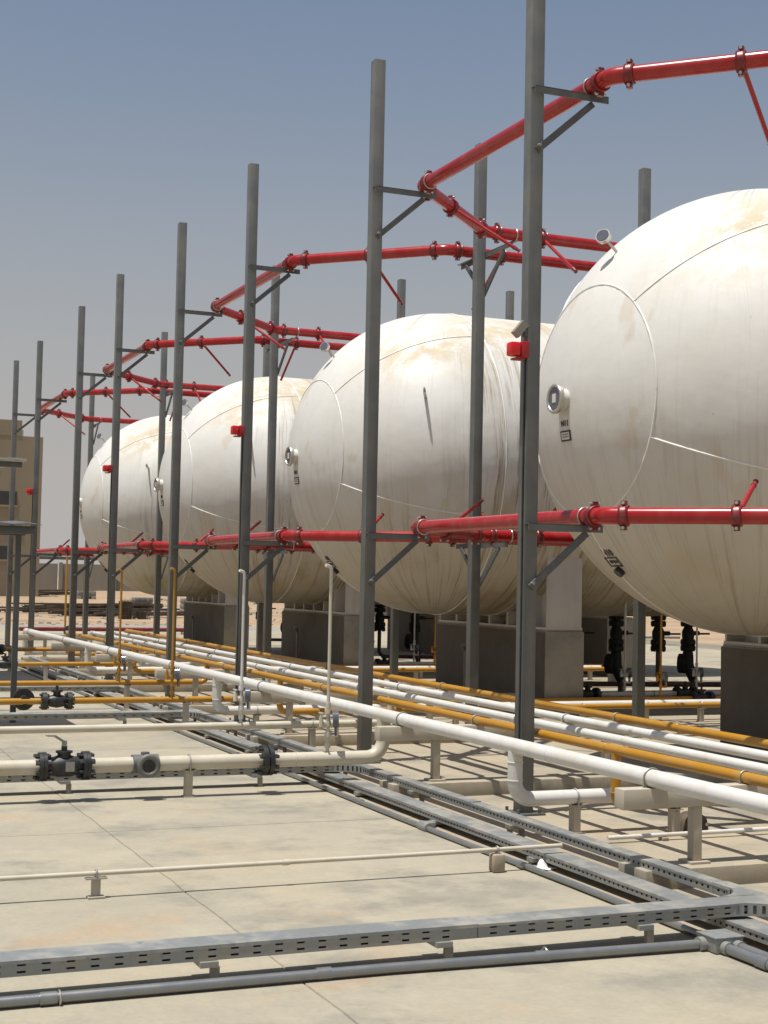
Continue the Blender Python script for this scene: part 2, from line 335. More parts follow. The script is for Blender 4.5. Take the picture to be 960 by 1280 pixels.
for i in range(len(XJ)-1):
    for j in range(len(YJ)-1):
        x0, x1, y0, y1 = XJ[i], XJ[i+1], YJ[j], YJ[j+1]; g = 0.0020; n = 24; ring = []
        a = edge_jit(('y', i, j)); b = edge_jit(('x', i+1, j)); c = edge_jit(('y', i, j+1)); d = edge_jit(('x', i, j))
        for k in range(n): ring.append((x0+g+(x1-x0-2*g)*k/n, y0+g+(a[k] if k else 0)))
        for k in range(n): ring.append((x1-g+(b[k] if k else 0), y0+g+(y1-y0-2*g)*k/n))
        for k in range(n): ring.append((x1-g-(x1-x0-2*g)*k/n, y1-g+(c[n-k] if 0 < k < n else 0)))
        for k in range(n): ring.append((x0+g+(d[n-k] if 0 < k < n else 0), y1-g-(y1-y0-2*g)*k/n))
        q = len(ring); z = rnd.uniform(-.0015, .0015)
        mm = MB(); cx, cy = (x0+x1)/2, (y0+y1)/2
        mm.add([(x, y, z-.006) for x, y in ring]+[(cx+(x-cx)*.9985, cy+(y-cy)*.9985, z) for x, y in ring]+[(x, y, -.05) for x, y in ring],
               [tuple(range(q, 2*q))]+[(k, (k+1) % q, q+(k+1) % q, q+k) for k in range(q)]+[(2*q+k, 2*q+(k+1) % q, (k+1) % q, k) for k in range(q)])
        mm.build('slab_panel', 'slab', slab, smooth=False)

# ================================================================== steel posts
PX = 4.707; PH = 6.0; PW = 0.05
PY = [8.700, 11.517, 15.029, 17.957, 21.469, 24.345, 28.370, 31.244]
G_POST = 'tall grey steel posts in the front row'
Z_TOP, Z_LOW = 4.885, 1.932
def angle_arm(p0, p1, m, w=.05, t=.007):           # an L section: flat on top and a web
    p0, p1 = Vector(p0), Vector(p1); d = (p1-p0).normalized(); s = d.cross(Vector((0, 0, 1)))
    m.beam(p0-Vector((0,0,t/2)), p1-Vector((0,0,t/2)), w, t); q = s*(w/2-t/2)-Vector((0,0,w/2+.001))
    m.beam(p0+q, p1+q, t, w-.002)
post0 = thing('steel_post', 'x', 'post', (PX, PY[0], 0), G_POST)
MB().bbox(-PW, PW, -PW, PW, 0.012, PH, .006).build('upright', 'post', post0)
m = MB().box(-.11, .11, -.11, .11, 0, .012)
for sx in (-1, 1):
    for sy in (-1, 1): m.cyl((sx*.08, sy*.08, .012), (sx*.08, sy*.08, .04), .011, 6)
m.build('base_plate', 'arm', post0)
for z in (Z_TOP, Z_LOW):
    m = MB(); angle_arm((-.045, -PW-.026, z), (.525, -PW-.026, z), m); a = m.build('bracket_arm', 'arm', post0, False)
    for bx, bz in ((-.025, z-.028), (.025, z-.028), (.0, z-.40)): MB().cyl((bx, -PW-.05, bz), (bx, -PW-.02, bz), .011, 6).build('bolt', 'galv', a)
    MB().tube([(-.05, -PW-.001, z-.004), (.05, -PW-.001, z-.004)], .006, 6).build('weld_bead', 'arm', a)
    MB().beam((-.005, -PW-.012, z-.43), (.42, -PW-.012, z-.055), .045, .022, (0, 1, 0)).build('brace', 'arm', a, False)
T_POST = snapshot(post0)
plab = ['tallest grey steel post nearest the camera, running out of the top of the picture',
        'grey steel post with brackets at the far front corner of the nearest tank',
        'grey post with a red beacon before the second tank, nearer of its pair',
        'grey post without beacon at the far front corner of the second tank',
        'grey post with a red beacon before the third tank, nearer of its pair',
        'grey post without beacon at the far front corner of the third tank',
        'grey post with a red beacon before the farthest tank, next to the tan building',
        'farthest front grey post, leftmost of the row, before the tan building']
post0['label'] = plab[0]
for i in range(1, 8): dup(T_POST, (PX, PY[i], 0), plab[i])

GAPY = [13.28, 19.81, 26.16, 32.55]
RX = [6.58, 8.54, 10.35, 12.25]
gp = thing('steel_post', 'x', 'post', (RX[0], GAPY[0], 0), 'grey steel posts standing between the tanks')
MB().bbox(-PW, PW, -PW, PW, 0.012, PH, .006).build('upright', 'post', gp)
MB().box(-.11, .11, -.11, .11, 0, .012).build('base_plate', 'arm', gp, False)
for z in (Z_TOP, Z_LOW):
    for s in (-1, 1):
        m = MB(); angle_arm((PW+.026, -s*.045, z), (PW+.026, s*.62, z), m); a = m.build('bracket_arm', 'arm', gp, False)
        MB().beam((PW+.012, -s*.005, z-.43), (PW+.012, s*.42, z-.055), .045, .022, (1, 0, 0)).build('brace', 'arm', a, False)
T_GP = snapshot(gp)
gname = ['between the nearest and second tanks', 'between the second and third tanks', 'between the third and farthest tanks', 'beyond the farthest tank']
rname = ['grey post with brackets both ways, first of those', 'grey post, second of those', 'grey post, third of those', 'grey post, last of those']
first = True
for gi, gy_ in enumerate(GAPY):
    for ri, rx_ in enumerate(RX):
        lab = f'{rname[ri]} {gname[gi]}'
        if gi == 3 and ri > 1: continue
        if first: gp['label'] = lab; first = False
        else: dup(T_GP, (rx_, gy_, 0), lab)

# ================================================================== tanks
TX, TZ, TR = 7.635, 2.99, 1.855
TY = [10.11, 16.49, 22.907, 29.40]; TL = 6.7
tord = ['nearest', 'second', 'third', 'farthest']
def lathe_x(m, prof, seg=96):                       # prof: (x, radius), axis along X at height TZ
    n = len(prof)
    for x, r in prof:
        for j in range(seg):
            a = 2*math.pi*j/seg; m.v.append((x, r*math.cos(a), TZ+r*math.sin(a)))
    m.f += [(i*seg+j, i*seg+(j+1) % seg, (i+1)*seg+(j+1) % seg, (i+1)*seg+j) for i in range(n-1) for j in range(seg)]
def dome(pol, clk, off=0.0):                       # point on the front head
    n = Vector((-math.cos(pol), -math.sin(pol)*math.cos(clk), math.sin(pol)*math.sin(clk)))
    return n*(TR+off)+Vector((0, 0, TZ)), n
def text_mesh(s, size):
    cu = bpy.data.curves.new('t', 'FONT'); cu.body = s; cu.size = size; cu.align_x = 'CENTER'; cu.align_y = 'CENTER'; cu.extrude = 0.0012; cu.offset = size*.02
    o = bpy.data.objects.new('t', cu); col.objects.link(o); bpy.context.view_layer.update()
    dg = bpy.context.evaluated_depsgraph_get(); me = bpy.data.meshes.new_from_object(o.evaluated_get(dg))
    bpy.data.objects.remove(o); return me
def on_dome(o, pol, clk, off, spin=0.0):           # z axis out of the surface, y up the surface
    p, n = dome(pol, clk, off); up = Vector((0, 0, 1)); y = (up-n*up.dot(n)).normalized(); x = y.cross(n)
    o.matrix_local = Matrix(((x.x, y.x, n.x, p.x), (x.y, y.y, n.y, p.y), (x.z, y.z, n.z, p.z), (0, 0, 0, 1))) @ Matrix.Rotation(spin, 4, 'Z')
def make_tank():
    t = thing('storage_tank', 'x', 'storage tank', (TX, TY[0], 0), 'white horizontal storage tanks')
    NH = 40
    m = MB(); lathe_x(m, [(-TR*math.cos(a), TR*math.sin(a)) for a in [max(1e-3, i*math.pi/2/NH) for i in range(NH+1)]])
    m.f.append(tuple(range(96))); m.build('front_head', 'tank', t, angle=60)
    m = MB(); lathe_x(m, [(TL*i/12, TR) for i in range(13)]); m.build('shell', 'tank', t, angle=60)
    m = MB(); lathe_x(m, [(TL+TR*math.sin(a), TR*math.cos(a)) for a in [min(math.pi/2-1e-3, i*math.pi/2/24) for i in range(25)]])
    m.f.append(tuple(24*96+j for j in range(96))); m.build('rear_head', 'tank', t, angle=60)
    rq = random.Random(5)
    def seam(fn, n, closed, name='weld_seam'):
        m = MB(); pts = [fn(i/n) for i in range(n+1)]
        m.tube(pts, .0085, 6, not closed, [.0085*rq.uniform(.75, 1.25) for _ in pts]); m.build(name, 'clean_weld', t)
    seam(lambda q: dome(R(30), q*2*math.pi)[0], 120, True)
    for k in range(5): seam(lambda q, k=k: dome(R(30)+R(60)*q, R(49.5+72*k))[0], 40, False)
    for xs in (0.0, 2.35, 4.7, TL):
        seam(lambda q, xs=xs: Vector((xs, TR*math.cos(q*2*math.pi), TZ+TR*math.sin(q*2*math.pi))), 120, True)
    for xs, xe, a in ((0, 2.35, 118), (2.35, 4.7, 75), (0, 2.35, 200)):
        seam(lambda q: Vector((xs+(xe-xs)*q, -TR*math.cos(R(a)), TZ+TR*math.sin(R(a)))), 12, False)
    # the level gauge nozzle at the middle of the head
    n = MB().cyl((-TR+.01, 0, TZ), (-TR-.075, 0, TZ), .085, 28).build('nozzle', 'tank', t)
    m = MB().cyl((-TR-.065, 0, TZ), (-TR-.085, 0, TZ), .118, 32); m.ring((-TR-.088, 0, TZ), (1, 0, 0), .105, .014, 32, 8)
    for k in range(8): m.cyl((-TR-.05, .1*math.cos(k*math.pi/4), TZ+.1*math.sin(k*math.pi/4)), (-TR-.098, .1*math.cos(k*math.pi/4), TZ+.1*math.sin(k*math.pi/4)), .009, 6)
    m.build('flange', 'stainless', n)
    MB().cyl((-TR-.084, 0, TZ), (-TR-.090, 0, TZ), .088, 28).build('dial_glass', 'glass', n)
    MB().box(-TR-.094, -TR-.0895, -.028, .028, TZ-.03, TZ+.04).build('dial_sticker', 'label_paper', n, False)
    o = link('stencil_text', text_mesh('N11', .066), t); o.data.materials.append(MT['ink']); on_dome(o, R(5.9), R(-90), .003)
    fr = MB().box(-.075, .075, -.042, .042, -.004, .003).build('name_plate', 'ink', t, False); on_dome(fr, R(8.9), R(-90), .003)
    MB().box(-.06, .06, -.029, .029, .0025, .006).build('plate_face', 'label_paper', fr, False)
    m = MB(); [m.box(-.05, .05, -.012+k*.02, -.002+k*.02, .0055, .0075) for k in range(2)]; m.build('plate_lines', 'block', fr, False)
    # stencils low on the head
    o = link('stencil_text', text_mesh('N10', .088), t); o.data.materials.append(MT['ink']); on_dome(o, R(40.4), R(-92), .003)
    m = MB(); w, h, s = .095, .05, .012
    m.box(-w, w, -h, -h+s, 0, .004).box(-w, w, h-s, h, 0, .004).box(-w, -w+s, -h+s, h-s, 0, .004).box(w-s, w, -h+s, h-s, 0, .004)
    for k, q in enumerate((-.05, -.022, .012, .045)): m.box(q, q+.016, -.018+.006*(k % 2), .016, 0, .0035)
    o = m.build('stencil_frame', 'ink', t, False); on_dome(o, R(43.2), R(-92), .003)
    o = MB().cyl((0, 0, 0), (0, 0, .05), .042, 16).build('drain_plug', 'black', t); on_dome(o, R(46.2), R(-92), -.01)
    # thermometer on top of the head
    p, nn = dome(R(41.5), R(90)); q = Vector((-.35, -.1, .93)).normalized()
    g = MB().cyl(p-nn*.02, p+nn*.12, .012, 10).build('thermometer', 'stainless', t)
    c = p+nn*.17; ax = Vector((-.75, -.55, .35)).normalized()
    m = MB().cyl(c-ax*.018, c+ax*.018, .062, 24); m.build('thermometer_head', 'stainless', g)
    MB().cyl(c+ax*.0175, c+ax*.0215, .052, 24).build('dial_glass', 'glass', g)
    # lifting eye on the petal, lug lengthened to cast a longer shadow
    p, nn = dome(R(62.3), R(22)); 
    up_ = Vector((0, 0, 1)); tv = (up_-nn*up_.dot(nn)).normalized()
    m = MB().beam(p-nn*.02, p+nn*.16, .028, .045, tv); m.ring(p+nn*.175, nn.cross(tv), .026, .011, 16, 6); m.build('lifting_eye', 'stainless', t)
    # steel saddle: end plates, web and stiffeners between the shell and the concrete pier
    X0 = 8.40-TX; X1 = 8.86-TX; HW = 1.46; zb = 1.016
    sd_ = MB(); ns = 24; pts = []
    for i in range(ns+1):
        y = -HW+2*HW*i/ns; pts.append((y, TZ-math.sqrt(TR*TR-y*y)+.02))
    xm = (X0+X1)/2
    for i in range(ns):
        (ya, za), (yb, zb2) = pts[i], pts[i+1]
        sd_.add([(xm-.02, ya, zb), (xm-.02, yb, zb), (xm-.02, yb, zb2), (xm-.02, ya, za), (xm+.02, ya, zb), (xm+.02, yb, zb), (xm+.02, yb, zb2), (xm+.02, ya, za)], [(0,1,2,3), (5,4,7,6), (0,4,5,1)])
    w = sd_.build('saddle_web', 'saddle', t, False)
    for y in (-HW, -.95, -.48, 0, .48, .95, HW):
        zt = TZ-math.sqrt(TR*TR-y*y)+.03; k = .02 if abs(y) < HW else .014
        if abs(y) == HW: zt = 2.30
        MB().box(X0, X1, y-k, y+k, zb, zt).build('stiffener', 'saddle', w, False)
    MB().box(X0-.01, X1+.01, -HW-.02, HW+.02, zb-.012, zb+.012).build('saddle_base', 'saddle', w, False)
    # wear pad strap over the saddle
    m = MB()
    for i in range(41):
        a = R(-90-58+116*i/40)
        for x in (X0-.06, X1+.06):
            for q in (TR+.001, TR+.012): m.v.append((x, q*math.cos(a), TZ+q*math.sin(a)))
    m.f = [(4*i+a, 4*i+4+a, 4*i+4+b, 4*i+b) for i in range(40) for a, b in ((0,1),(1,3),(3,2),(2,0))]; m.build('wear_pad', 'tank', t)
    return t
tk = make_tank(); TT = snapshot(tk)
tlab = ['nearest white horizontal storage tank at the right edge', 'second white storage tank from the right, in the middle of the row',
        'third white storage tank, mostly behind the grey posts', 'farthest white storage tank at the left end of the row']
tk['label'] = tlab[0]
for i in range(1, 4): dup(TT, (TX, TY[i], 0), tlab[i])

# concrete saddle piers (two under each tank)
pr = thing('concrete_pier', 'x', 'pier', (8.63, TY[0], 0), 'concrete piers under the tanks')
MB().bbox(-.26, .26, -1.5, 1.5, 0, .985, .018).build('pier_block', 'pier', pr)
MB().bbox(-.245, .245, -1.485, 1.485, .985, 1.004, .006).build('grout_pad', 'plinth', pr)
MB().box(-.2645, -.2605, -1.488, 1.488, .012, .972).build('dark_front_face', 'dark_face', pr, False)  # thin dark panel over the front face; the other faces stay pale
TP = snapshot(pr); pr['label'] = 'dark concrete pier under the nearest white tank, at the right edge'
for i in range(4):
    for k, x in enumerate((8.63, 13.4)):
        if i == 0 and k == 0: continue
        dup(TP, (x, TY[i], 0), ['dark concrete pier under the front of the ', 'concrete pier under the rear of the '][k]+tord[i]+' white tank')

# ================================================================== red fire-water rings
RF = 5.11; DX, DY = 1.22, 1.22; HALF = 2.75; ROFF = -.20; SIDE_END = 14.3
def make_ring(z, up):
    """the octagonal ring about one tank; local origin on the tank axis plane (X = world, Y relative)"""
    t = thing('fire_water_ring', 'x', 'fire pipe ring', (0, TY[0]+ROFF, 0), 'red fire water pipe rings round the tanks')
    r = .0555; y0 = HALF-DY; C = [(SIDE_END, -HALF), (RF+DX, -HALF), (RF, -y0), (RF, y0), (RF+DX, HALF), (SIDE_END, HALF)]
    P = [Vector((x, y, z)) for x, y in C]; cp = []
    def coupling(p, d, rot=0.0, nm='coupling'):
        d = Vector(d).normalized(); p = Vector(p); m = MB()
        m.cyl(p-d*.028, p+d*.028, r+.014, 20); m.ring(p-d*.024, d, r+.009, .009, 20, 6); m.ring(p+d*.024, d, r+.009, .009, 20, 6)
        s = d.cross(Vector((0, 0, 1))).normalized(); u = s.cross(d); a = u*math.cos(rot)+s*math.sin(rot)
        for k in (-1, 1): m.beam(p+a*k*(r+.008)-d*0, p+a*k*(r+.042), .04, .036, d)
        o = m.build(nm, 'red_dark', t); m = MB(); b = a.cross(d)
        for k in (-1, 1): MB().cyl(p+a*k*(r+.027)-b*.04, p+a*k*(r+.027)+b*.04, .011, 8).build('bolt', 'stainless', o)
        return o
    for i in range(5):
        a, b = P[i], P[i+1]; d = (b-a).normalized()
        s = a+d*(0 if i == 0 else .13); e = b-d*(0 if i == 4 else .13)
        MB().cyl(s, e, r, 20).build('pipe', 'red', t)
        if i > 0: coupling(s, d)
        if i < 4: coupling(e, d)
        if i < 4:
            d2 = (P[i+2]-b).normalized(); MB().tube(bend([b-d*.13, b, b+d2*.13], .14), r+.003, 20, False).build('elbow', 'red', t)
    # branch couplings with spray nozzles pointing at the shell
    spots = []
    for i, qs in ((1, (.50,)), (3, (.42,)), (0, [ .12+.2*k for k in range(5)]), (4, [.08+.2*k for k in range(5)])):
        for q in qs: spots.append((P[i].lerp(P[i+1], q), (P[i+1]-P[i]).normalized(), i))
    cen = Vector((RF+2.6, 0, z))
    for p, d, i in spots:
        coupling(p, d)
        inw = Vector((-d.y, d.x, 0)); inw = inw if inw.dot(Vector((8 if i in (1,2,3) else p.x, 0, 0))-Vector((p.x, p.y, 0))) > 0 else -inw
        v = (inw*.8+Vector((.22 if i == 1 else 0, 0, .62 if up else -.55))).normalized(); L = .74 if not up else .40
        nz = MB().cyl(p+v*r*.8, p+v*L, .017, 10).build('spray_nozzle', 'red', t)
        m = MB().cyl(p+v*(L-.005), p+v*(L+.05), .021, 8, .012); m.cyl(p+v*(L+.055), p+v*(L+.06), .02, 8); m.build('nozzle_tip', 'red_dark', nz)
    # u-bolts at the front posts and the side posts
    m = None
    for (x, y, d) in [(RF, -1.286, (0,1,0)), (RF, 1.36, (0,1,0))]+[(RX[k]+.076, s*HALF, (1,0,0)) for k in range(4) for s in (-1, 1)]:
        mm = MB(); mm.ring((x, y, z), d, r+.007, .006, 18, 6); mm.build('u_bolt', 'stainless', t)
    return t
zt = Z_TOP+.0565; zl = Z_LOW+.0565
ra = make_ring(zt, False); TA = snapshot(ra); rb = make_ring(zl, True); TB = snapshot(rb)
ra['label'] = 'upper red fire pipe ring above the nearest tank'; rb['label'] = 'lower red fire pipe ring round the nearest tank'
for i in range(1, 4):
    dup(TA, (0, TY[i]+ROFF, 0), f'upper red fire pipe ring above the {tord[i]} tank'); dup(TB, (0, TY[i]+ROFF, 0), f'lower red fire pipe ring round the {tord[i]} tank')

# alarm beacons on four posts
bc = thing('alarm_beacon', 'x', 'beacon', (PX-PW, PY[0], 3.09), 'red alarm beacons on the posts')
MB().bbox(-.055, -.001, -.085, .015, -.055, .055, .008).build('back_box', 'beacon', bc)
m = MB().bbox(-.135, -.056, -.075, .005, -.045, .05, .016); m.build('lens', 'lens', bc)
MB().box(-.10, -.03, -.07, .0, -.068, -.0555).build('horn_grille', 'beacon', bc, False)
MB().tube([(-.006, -.03, -.06), (-.008, -.028, -.9), (-.006, -.031, -1.9), (-.007, -.03, -2.9)], .006, 6).build('cable', 'black', bc)
TBc = snapshot(bc)
for i, k in enumerate((0, 2, 4, 6)):
    lab = 'red alarm beacon on the grey post before the '+tord[i]+' tank'
    if i == 0: bc['label'] = lab
    else: dup(TBc, (PX-PW, PY[k], 3.1), lab)
fl = thing('flood_lamp', 'small grey-beige lamp housing tilted above the red beacon on the nearest post', 'lamp', (PX-PW, PY[0], 3.2))
MB().beam((-.085, -.03, -.01), (-.012, -.03, .075), .055, .045, (0, 1, 0)).build('housing', 'strut', fl)
MB().box(-.02, -.001, -.05, -.01, -.015, .03).build('mount', 'arm', fl, False)

# ================================================================== pipe rack
FY = [6.45+3.2*k for k in range(7)]
fr = thing('pipe_rack_frame', 'x', 'pipe support', (0, FY[0], 0), 'cream pipe rack frames')
MB().bbox(4.04, 6.38, -.045, .045, .395, .495, .0025).build('cross_beam', 'cream_steel', fr)
for x in (4.50, 5.92): MB().bbox(x-.028, x+.028, -.028, .028, .112, .395, .006).build('leg', 'cream_steel', fr)
for x in (4.50, 5.92): MB().box(x-.06, x+.06, -.06, .06, .1005, .1125).build('foot_plate', 'cream_steel', fr, False)
TF = snapshot(fr)
pl = MB().bbox(4.12, 6.9, -.13, .13, -.02, .10, .006).build('concrete_plinth', 'plinth', loc=(0, FY[0], 0)); tag(pl, 'x', 'plinth', 'low concrete plinths under the pipe rack')
o_ = ['nearest', 'second', 'third', 'fourth', 'fifth', 'sixth', 'farthest']
for k in range(7):
    l1 = f'cream pipe rack frame, {o_[k]} from the camera'; l2 = f'low concrete plinth under the {o_[k]} pipe rack frame'
    if k == 0: fr['label'] = l1; pl['label'] = l2
    else:
        dup(TF, (0, FY[k], 0), l1); c = pl.copy(); col.objects.link(c); c.location = (0, FY[k], 0); c['label'] = l2
BT = .4955
def clamp(parent, p, d, r):
    m = MB(); m.ring(p, d, r+.005, .005, 20, 6)
    s = Vector(d).cross(Vector((0, 0, 1))).normalized()
    for k in (-1, 1): m.cyl(Vector(p)+s*k*(r+.005), Vector(p)+s*k*(r+.005)-Vector((0, 0, r+.02)), .005, 6)
    m.build('u_bolt', 'galv', parent)
def weld(parent, p, d, r, mat): MB().ring(p, d, r, .004, 20, 6).build('weld_seam', mat, parent)
mains = [('white', 4.235, 4.245, .046, 26.2, 'white_pipe', 'large white pipe at the front of the rack, nearest the slab', 3.0),
         ('yellow', 4.81, 4.87, .031, 25.6, 'yellow', 'front yellow pipe on the rack, between two white pipes', 3.0),
         ('white', 5.12, 5.33, .031, 25.9, 'white_pipe', 'white rack pipe next to the front yellow pipe', 3.0),
         ('white', 5.53, 5.74, .031, 26.5, 'white_pipe', 'white rack pipe next to the rear yellow pipe', 3.0),
         ('yellow', 5.97, 6.19, .031, 27.0, 'yellow', 'rear yellow pipe on the rack, nearest the tanks', 3.0)]
def mx(i, y): return mains[i][1]+(mains[i][2]-mains[i][1])*(y-5)/20
MAIN = []
for i, (c_, xa, xb, r, ye, mat, lab, ys) in enumerate(mains):
    t = thing('process_pipe', lab, 'pipe', (mx(i, ys), ys, 0), 'long pipes along the rack'); z = BT+r; MAIN.append((t, r, z))
    L = Vector((mx(i, ys), ys, 0))
    pts = bend([Vector((mx(i, ys), ys, z))-L, Vector((mx(i, ye), ye, z))-L, Vector((mx(i, ye), ye, .16))-L, Vector((mx(i, ye)+1.6, ye, .16))-L], r*2.4)
    MB().tube(pts, r, 20).build('pipe', mat, t)
    for y in FY: clamp(t, Vector((mx(i, y), y, z))-L, (0, 1, 0), r)
    for y in (4.9+i*.7, 7.5+i*.33, 13.4-i*.5, 19.6+i*.4): weld(t, Vector((mx(i, y), y, z))-L, (0, 1, 0), r, mat)

# ------------------------------------------------------------------ valves and fittings, all with their own origin
def flange(m, p, d, r, th=.022):
    p, d = Vector(p), Vector(d).normalized(); m.cyl(p-d*th/2, p+d*th/2, r, 24)
def bolts(m, p, d, rb, L, n=8, br=.009):
    p, d = Vector(p), Vector(d).normalized(); ref = Vector((0,0,1)) if abs(d.z) < .9 else Vector((1,0,0)); s = d.cross(ref).normalized(); t = s.cross(d)
    for k in range(n):
        a = 2*math.pi*(k+.5)/n; q = p+(s*math.cos(a)+t*math.sin(a))*rb; m.cyl(q-d*L/2, q+d*L/2, br, 6)
def ball_valve(parent, p, d, r, gap=.29, mat='black', lever=True, fr_=.098):
    """flanged ball valve on a pipe of radius r"""
    p = Vector(p); d = Vector(d).normalized(); m = MB()
    for k in (-1, 1):
        q = p+d*k*gap/2
        flange(m, q-d*.013, d, fr_, .024); flange(m, q+d*.013, d, fr_, .024); bolts(m, q, d, fr_*.80, .105, 8, .0125)
    m.tube([p-d*gap/2, p-d*.07, p-d*.045, p+d*.045, p+d*.07, p+d*gap/2], .06, 20, True, [r+.012, r+.015, .074, .074, r+.015, r+.012])
    v = m.build('valve', mat, parent)
    m = MB().cyl(p+Vector((0,0,.06)), p+Vector((0,0,.105)), .045, 16); m.cyl(p+Vector((0,0,.10)), p+Vector((0,0,.135)), .02, 10); m.cyl(p+Vector((0,0,.092)), p+Vector((0,0,.104)), .058, 16)
    m.build('bonnet', mat, v)
    if lever:
        s = Vector((0, -1, 0))
        m = MB().beam(p+Vector((0,0,.135)), p+Vector((0,0,.172)), .035, .03, (1,0,0)); m.beam(p+Vector((0,0,.165))-d*.005, p-d*.075+Vector((0,0,.21))+s*.03, .034, .009); m.beam(p-d*.07+Vector((0,0,.208))+s*.03, p-d*.13+Vector((0,0,.212))+s*.05, .03, .009)
        m.build('lever', 'galv', v)
    m = MB().box(-.03, .03, -.004, 0, -.032, .032); o = m.build('tag_plate', 'galv', v, False); o.location = p+Vector((.028, -.077, .005))
    return v
def wheel_valve(parent, p, d, r, mat='black', fr_=.085):
    p = Vector(p); d = Vector(d).normalized(); m = MB()
    for k in (-1, 1):
        q = p+d*k*.12; flange(m, q, d, fr_, .045); bolts(m, q, d, fr_*.78, .085, 8, .011)
    m.tube([p-d*.12, p-d*.05, p, p+d*.05, p+d*.12], .05, 18, True, [r+.01, .058, .066, .058, r+.01])
    m.cyl(p, p+Vector((0, 0, .10)), .036, 14); flange(m, p+Vector((0,0,.1)), (0,0,1), .055, .02); m.cyl(p+Vector((0,0,.1)), p+Vector((0,0,.15)), .014, 8)
    return m.build('valve', mat, parent)
def channel_leg(parent, x, y, ztop, w=.05, mat='cream_steel'):
    m = MB(); m.box(x-w/2, x-w/2+.006, y-.03, y+.03, .008, ztop).box(x-w/2+.006, x+w/2, y-.03, y-.024, .008, ztop).box(x-w/2+.006, x+w/2, y+.024, y+.03, .008, ztop)
    m.box(x-w/2-.012, x+w/2+.03, y-.04, y+.04, .0005, .008).box(x-w/2-.006, x+w/2+.02, y-.04, y+.04, ztop, ztop+.007)
    m.build('support', mat, parent, False)
def riser(parent, x, y, zb, zt_, mat, r=.0125):
    """vent riser with needle valves and a round pressure gauge"""
    v = MB().tube(bend([(x, y, zb), (x, y, zt_), (x-.05, y-.02, zt_+.012)], .03), r, 10).build('vent_riser', mat, parent)
    m = MB(); zc = zb+.21
    for z, q in ((zb+.05, .021), (zb+.13, .024), (zc, .022), (zc+.085, .026), (zc+.13, .019)): m.cyl((x, y, z-.018), (x, y, z+.018), q, 10)
    m.cyl((x, y, zc), (x-.065, y-.02, zc), .013, 8).cyl((x-.06, y-.02, zc-.02), (x-.06, y-.02, zc+.05), .017, 8).cyl((x, y, zc-.09), (x+.075, y-.01, zc-.09), .012, 8)
    m.cyl((x, y, zb+.03), (x, y, zc+.15), .0145, 8).cyl((x-.06, y-.02, zc+.04), (x-.06, y-.02, zc+.08), .007, 6).beam((x-.06, y-.06, zc+.075), (x-.06, y+.03, zc+.075), .014, .008).cyl((x+.07, y-.01, zc-.1), (x+.07, y-.01, zc-.03), .011, 8)
    m.build('needle_valve', mat, v)
    c = Vector((x+.055, y-.012, zc+.03)); ax = Vector((.93, -.36, .05)).normalized()
    g = MB().cyl(c-ax*.022, c+ax*.022, .062, 22).cyl(c-Vector((0,0,.055)), c-Vector((0,0,.12)), .009, 8).build('gauge', 'glass', v)

def branch(lab, y, z, r, mat, xs, xe, up_main, grp='pipes crossing the slab', legs=()):
    """pipe from the left across the slab, turning up into a rack pipe"""
    t = thing('process_pipe', lab, 'pipe', (0, y, 0), grp)
    if up_main is not None:
        xm = mx(up_main, y); zz = MAIN[up_main][2]
        pts = bend([(xs, 0, z), (xm, 0, z), (xm, 0, zz-MAIN[up_main][1]*.6)], r*2.6)
    else: pts = [(xs, 0, z), (xe, 0, z)]
    MB().tube(pts, r, 20).build('pipe', mat, t)
    for x in legs:
        channel_leg(t, x, .0, z-r-.0075); clamp(t, (x, 0, z), (1, 0, 0), r)
    return t
b1 = branch('cream pipe with black ball valve crossing the slab before the nearest post pair', 10.0, .236, .0505, 'cream_pipe', -3.2, 4, 0, legs=(-.6, 2.77))
for x in (.4, 3.55): weld(b1, (x, 0, .236), (1, 0, 0), .0505, 'cream_pipe')
ball_valve(b1, (1.905, 0, .236), (1, 0, 0), .0505)
m = MB().cyl((2.46, -.115, .236), (2.46, .02, .236), .062, 24, caps=True); m.ring((2.46, -.112, .236), (0, 1, 0), .062, .021, 28, 10); m.cyl((2.37, 0, .236), (2.55, 0, .236), .066, 20); m.cyl((2.46, 0, .236), (2.46, 0, .318), .03, 14)
sg = m.build('check_valve', 'post', b1); MB().cyl((2.46, -.118, .236), (2.46, -.122, .236), .046, 24).build('port', 'black', sg)
m = MB()
for k in (-1, 1): flange(m, (3.335+k*.021, 0, .236), (1, 0, 0), .108, .034)
bolts(m, (3.335, 0, .236), (1, 0, 0), .09, .14, 8, .0135); m.build('flange_joint', 'black', b1)
riser(b1, 3.80, 0, .28, 1.62, 'cream_pipe')
b2 = branch('slim cream pipe crossing the slab behind the ball valve pipe', 12.1, .268, .031, 'cream_pipe', -3.2, 4, 2, legs=(1.0, 4.45)); riser(b2, 3.80, 0, .29, 1.58, 'white_pipe')
b3 = branch('yellow pipe with black flanged valve, nearer of the two crossing at left', 14.42, .300, .031, 'yellow', -3.2, 4, 4, legs=(1.2, 3.95)); riser(b3, 3.80, 0, .32, 1.60, 'yellow')
wheel_valve(b3, (2.66, 0, .30), (1, 0, 0), .031, fr_=.085)
m = MB().cyl((2.36, .09, .31), (2.36, .13, .31), .105, 24).cyl((2.36, -.02, .31), (2.36, .1, .31), .045, 14); m.build('blind_flange', 'black', b3)
b4 = branch('yellow pipe turning up at the rack, farther of the two crossing at left', 16.8, .300, .031, 'yellow', -3.2, 4, 1, legs=(1.2, 3.9)); riser(b4, 3.80, 0, .32, 1.59, 'yellow')
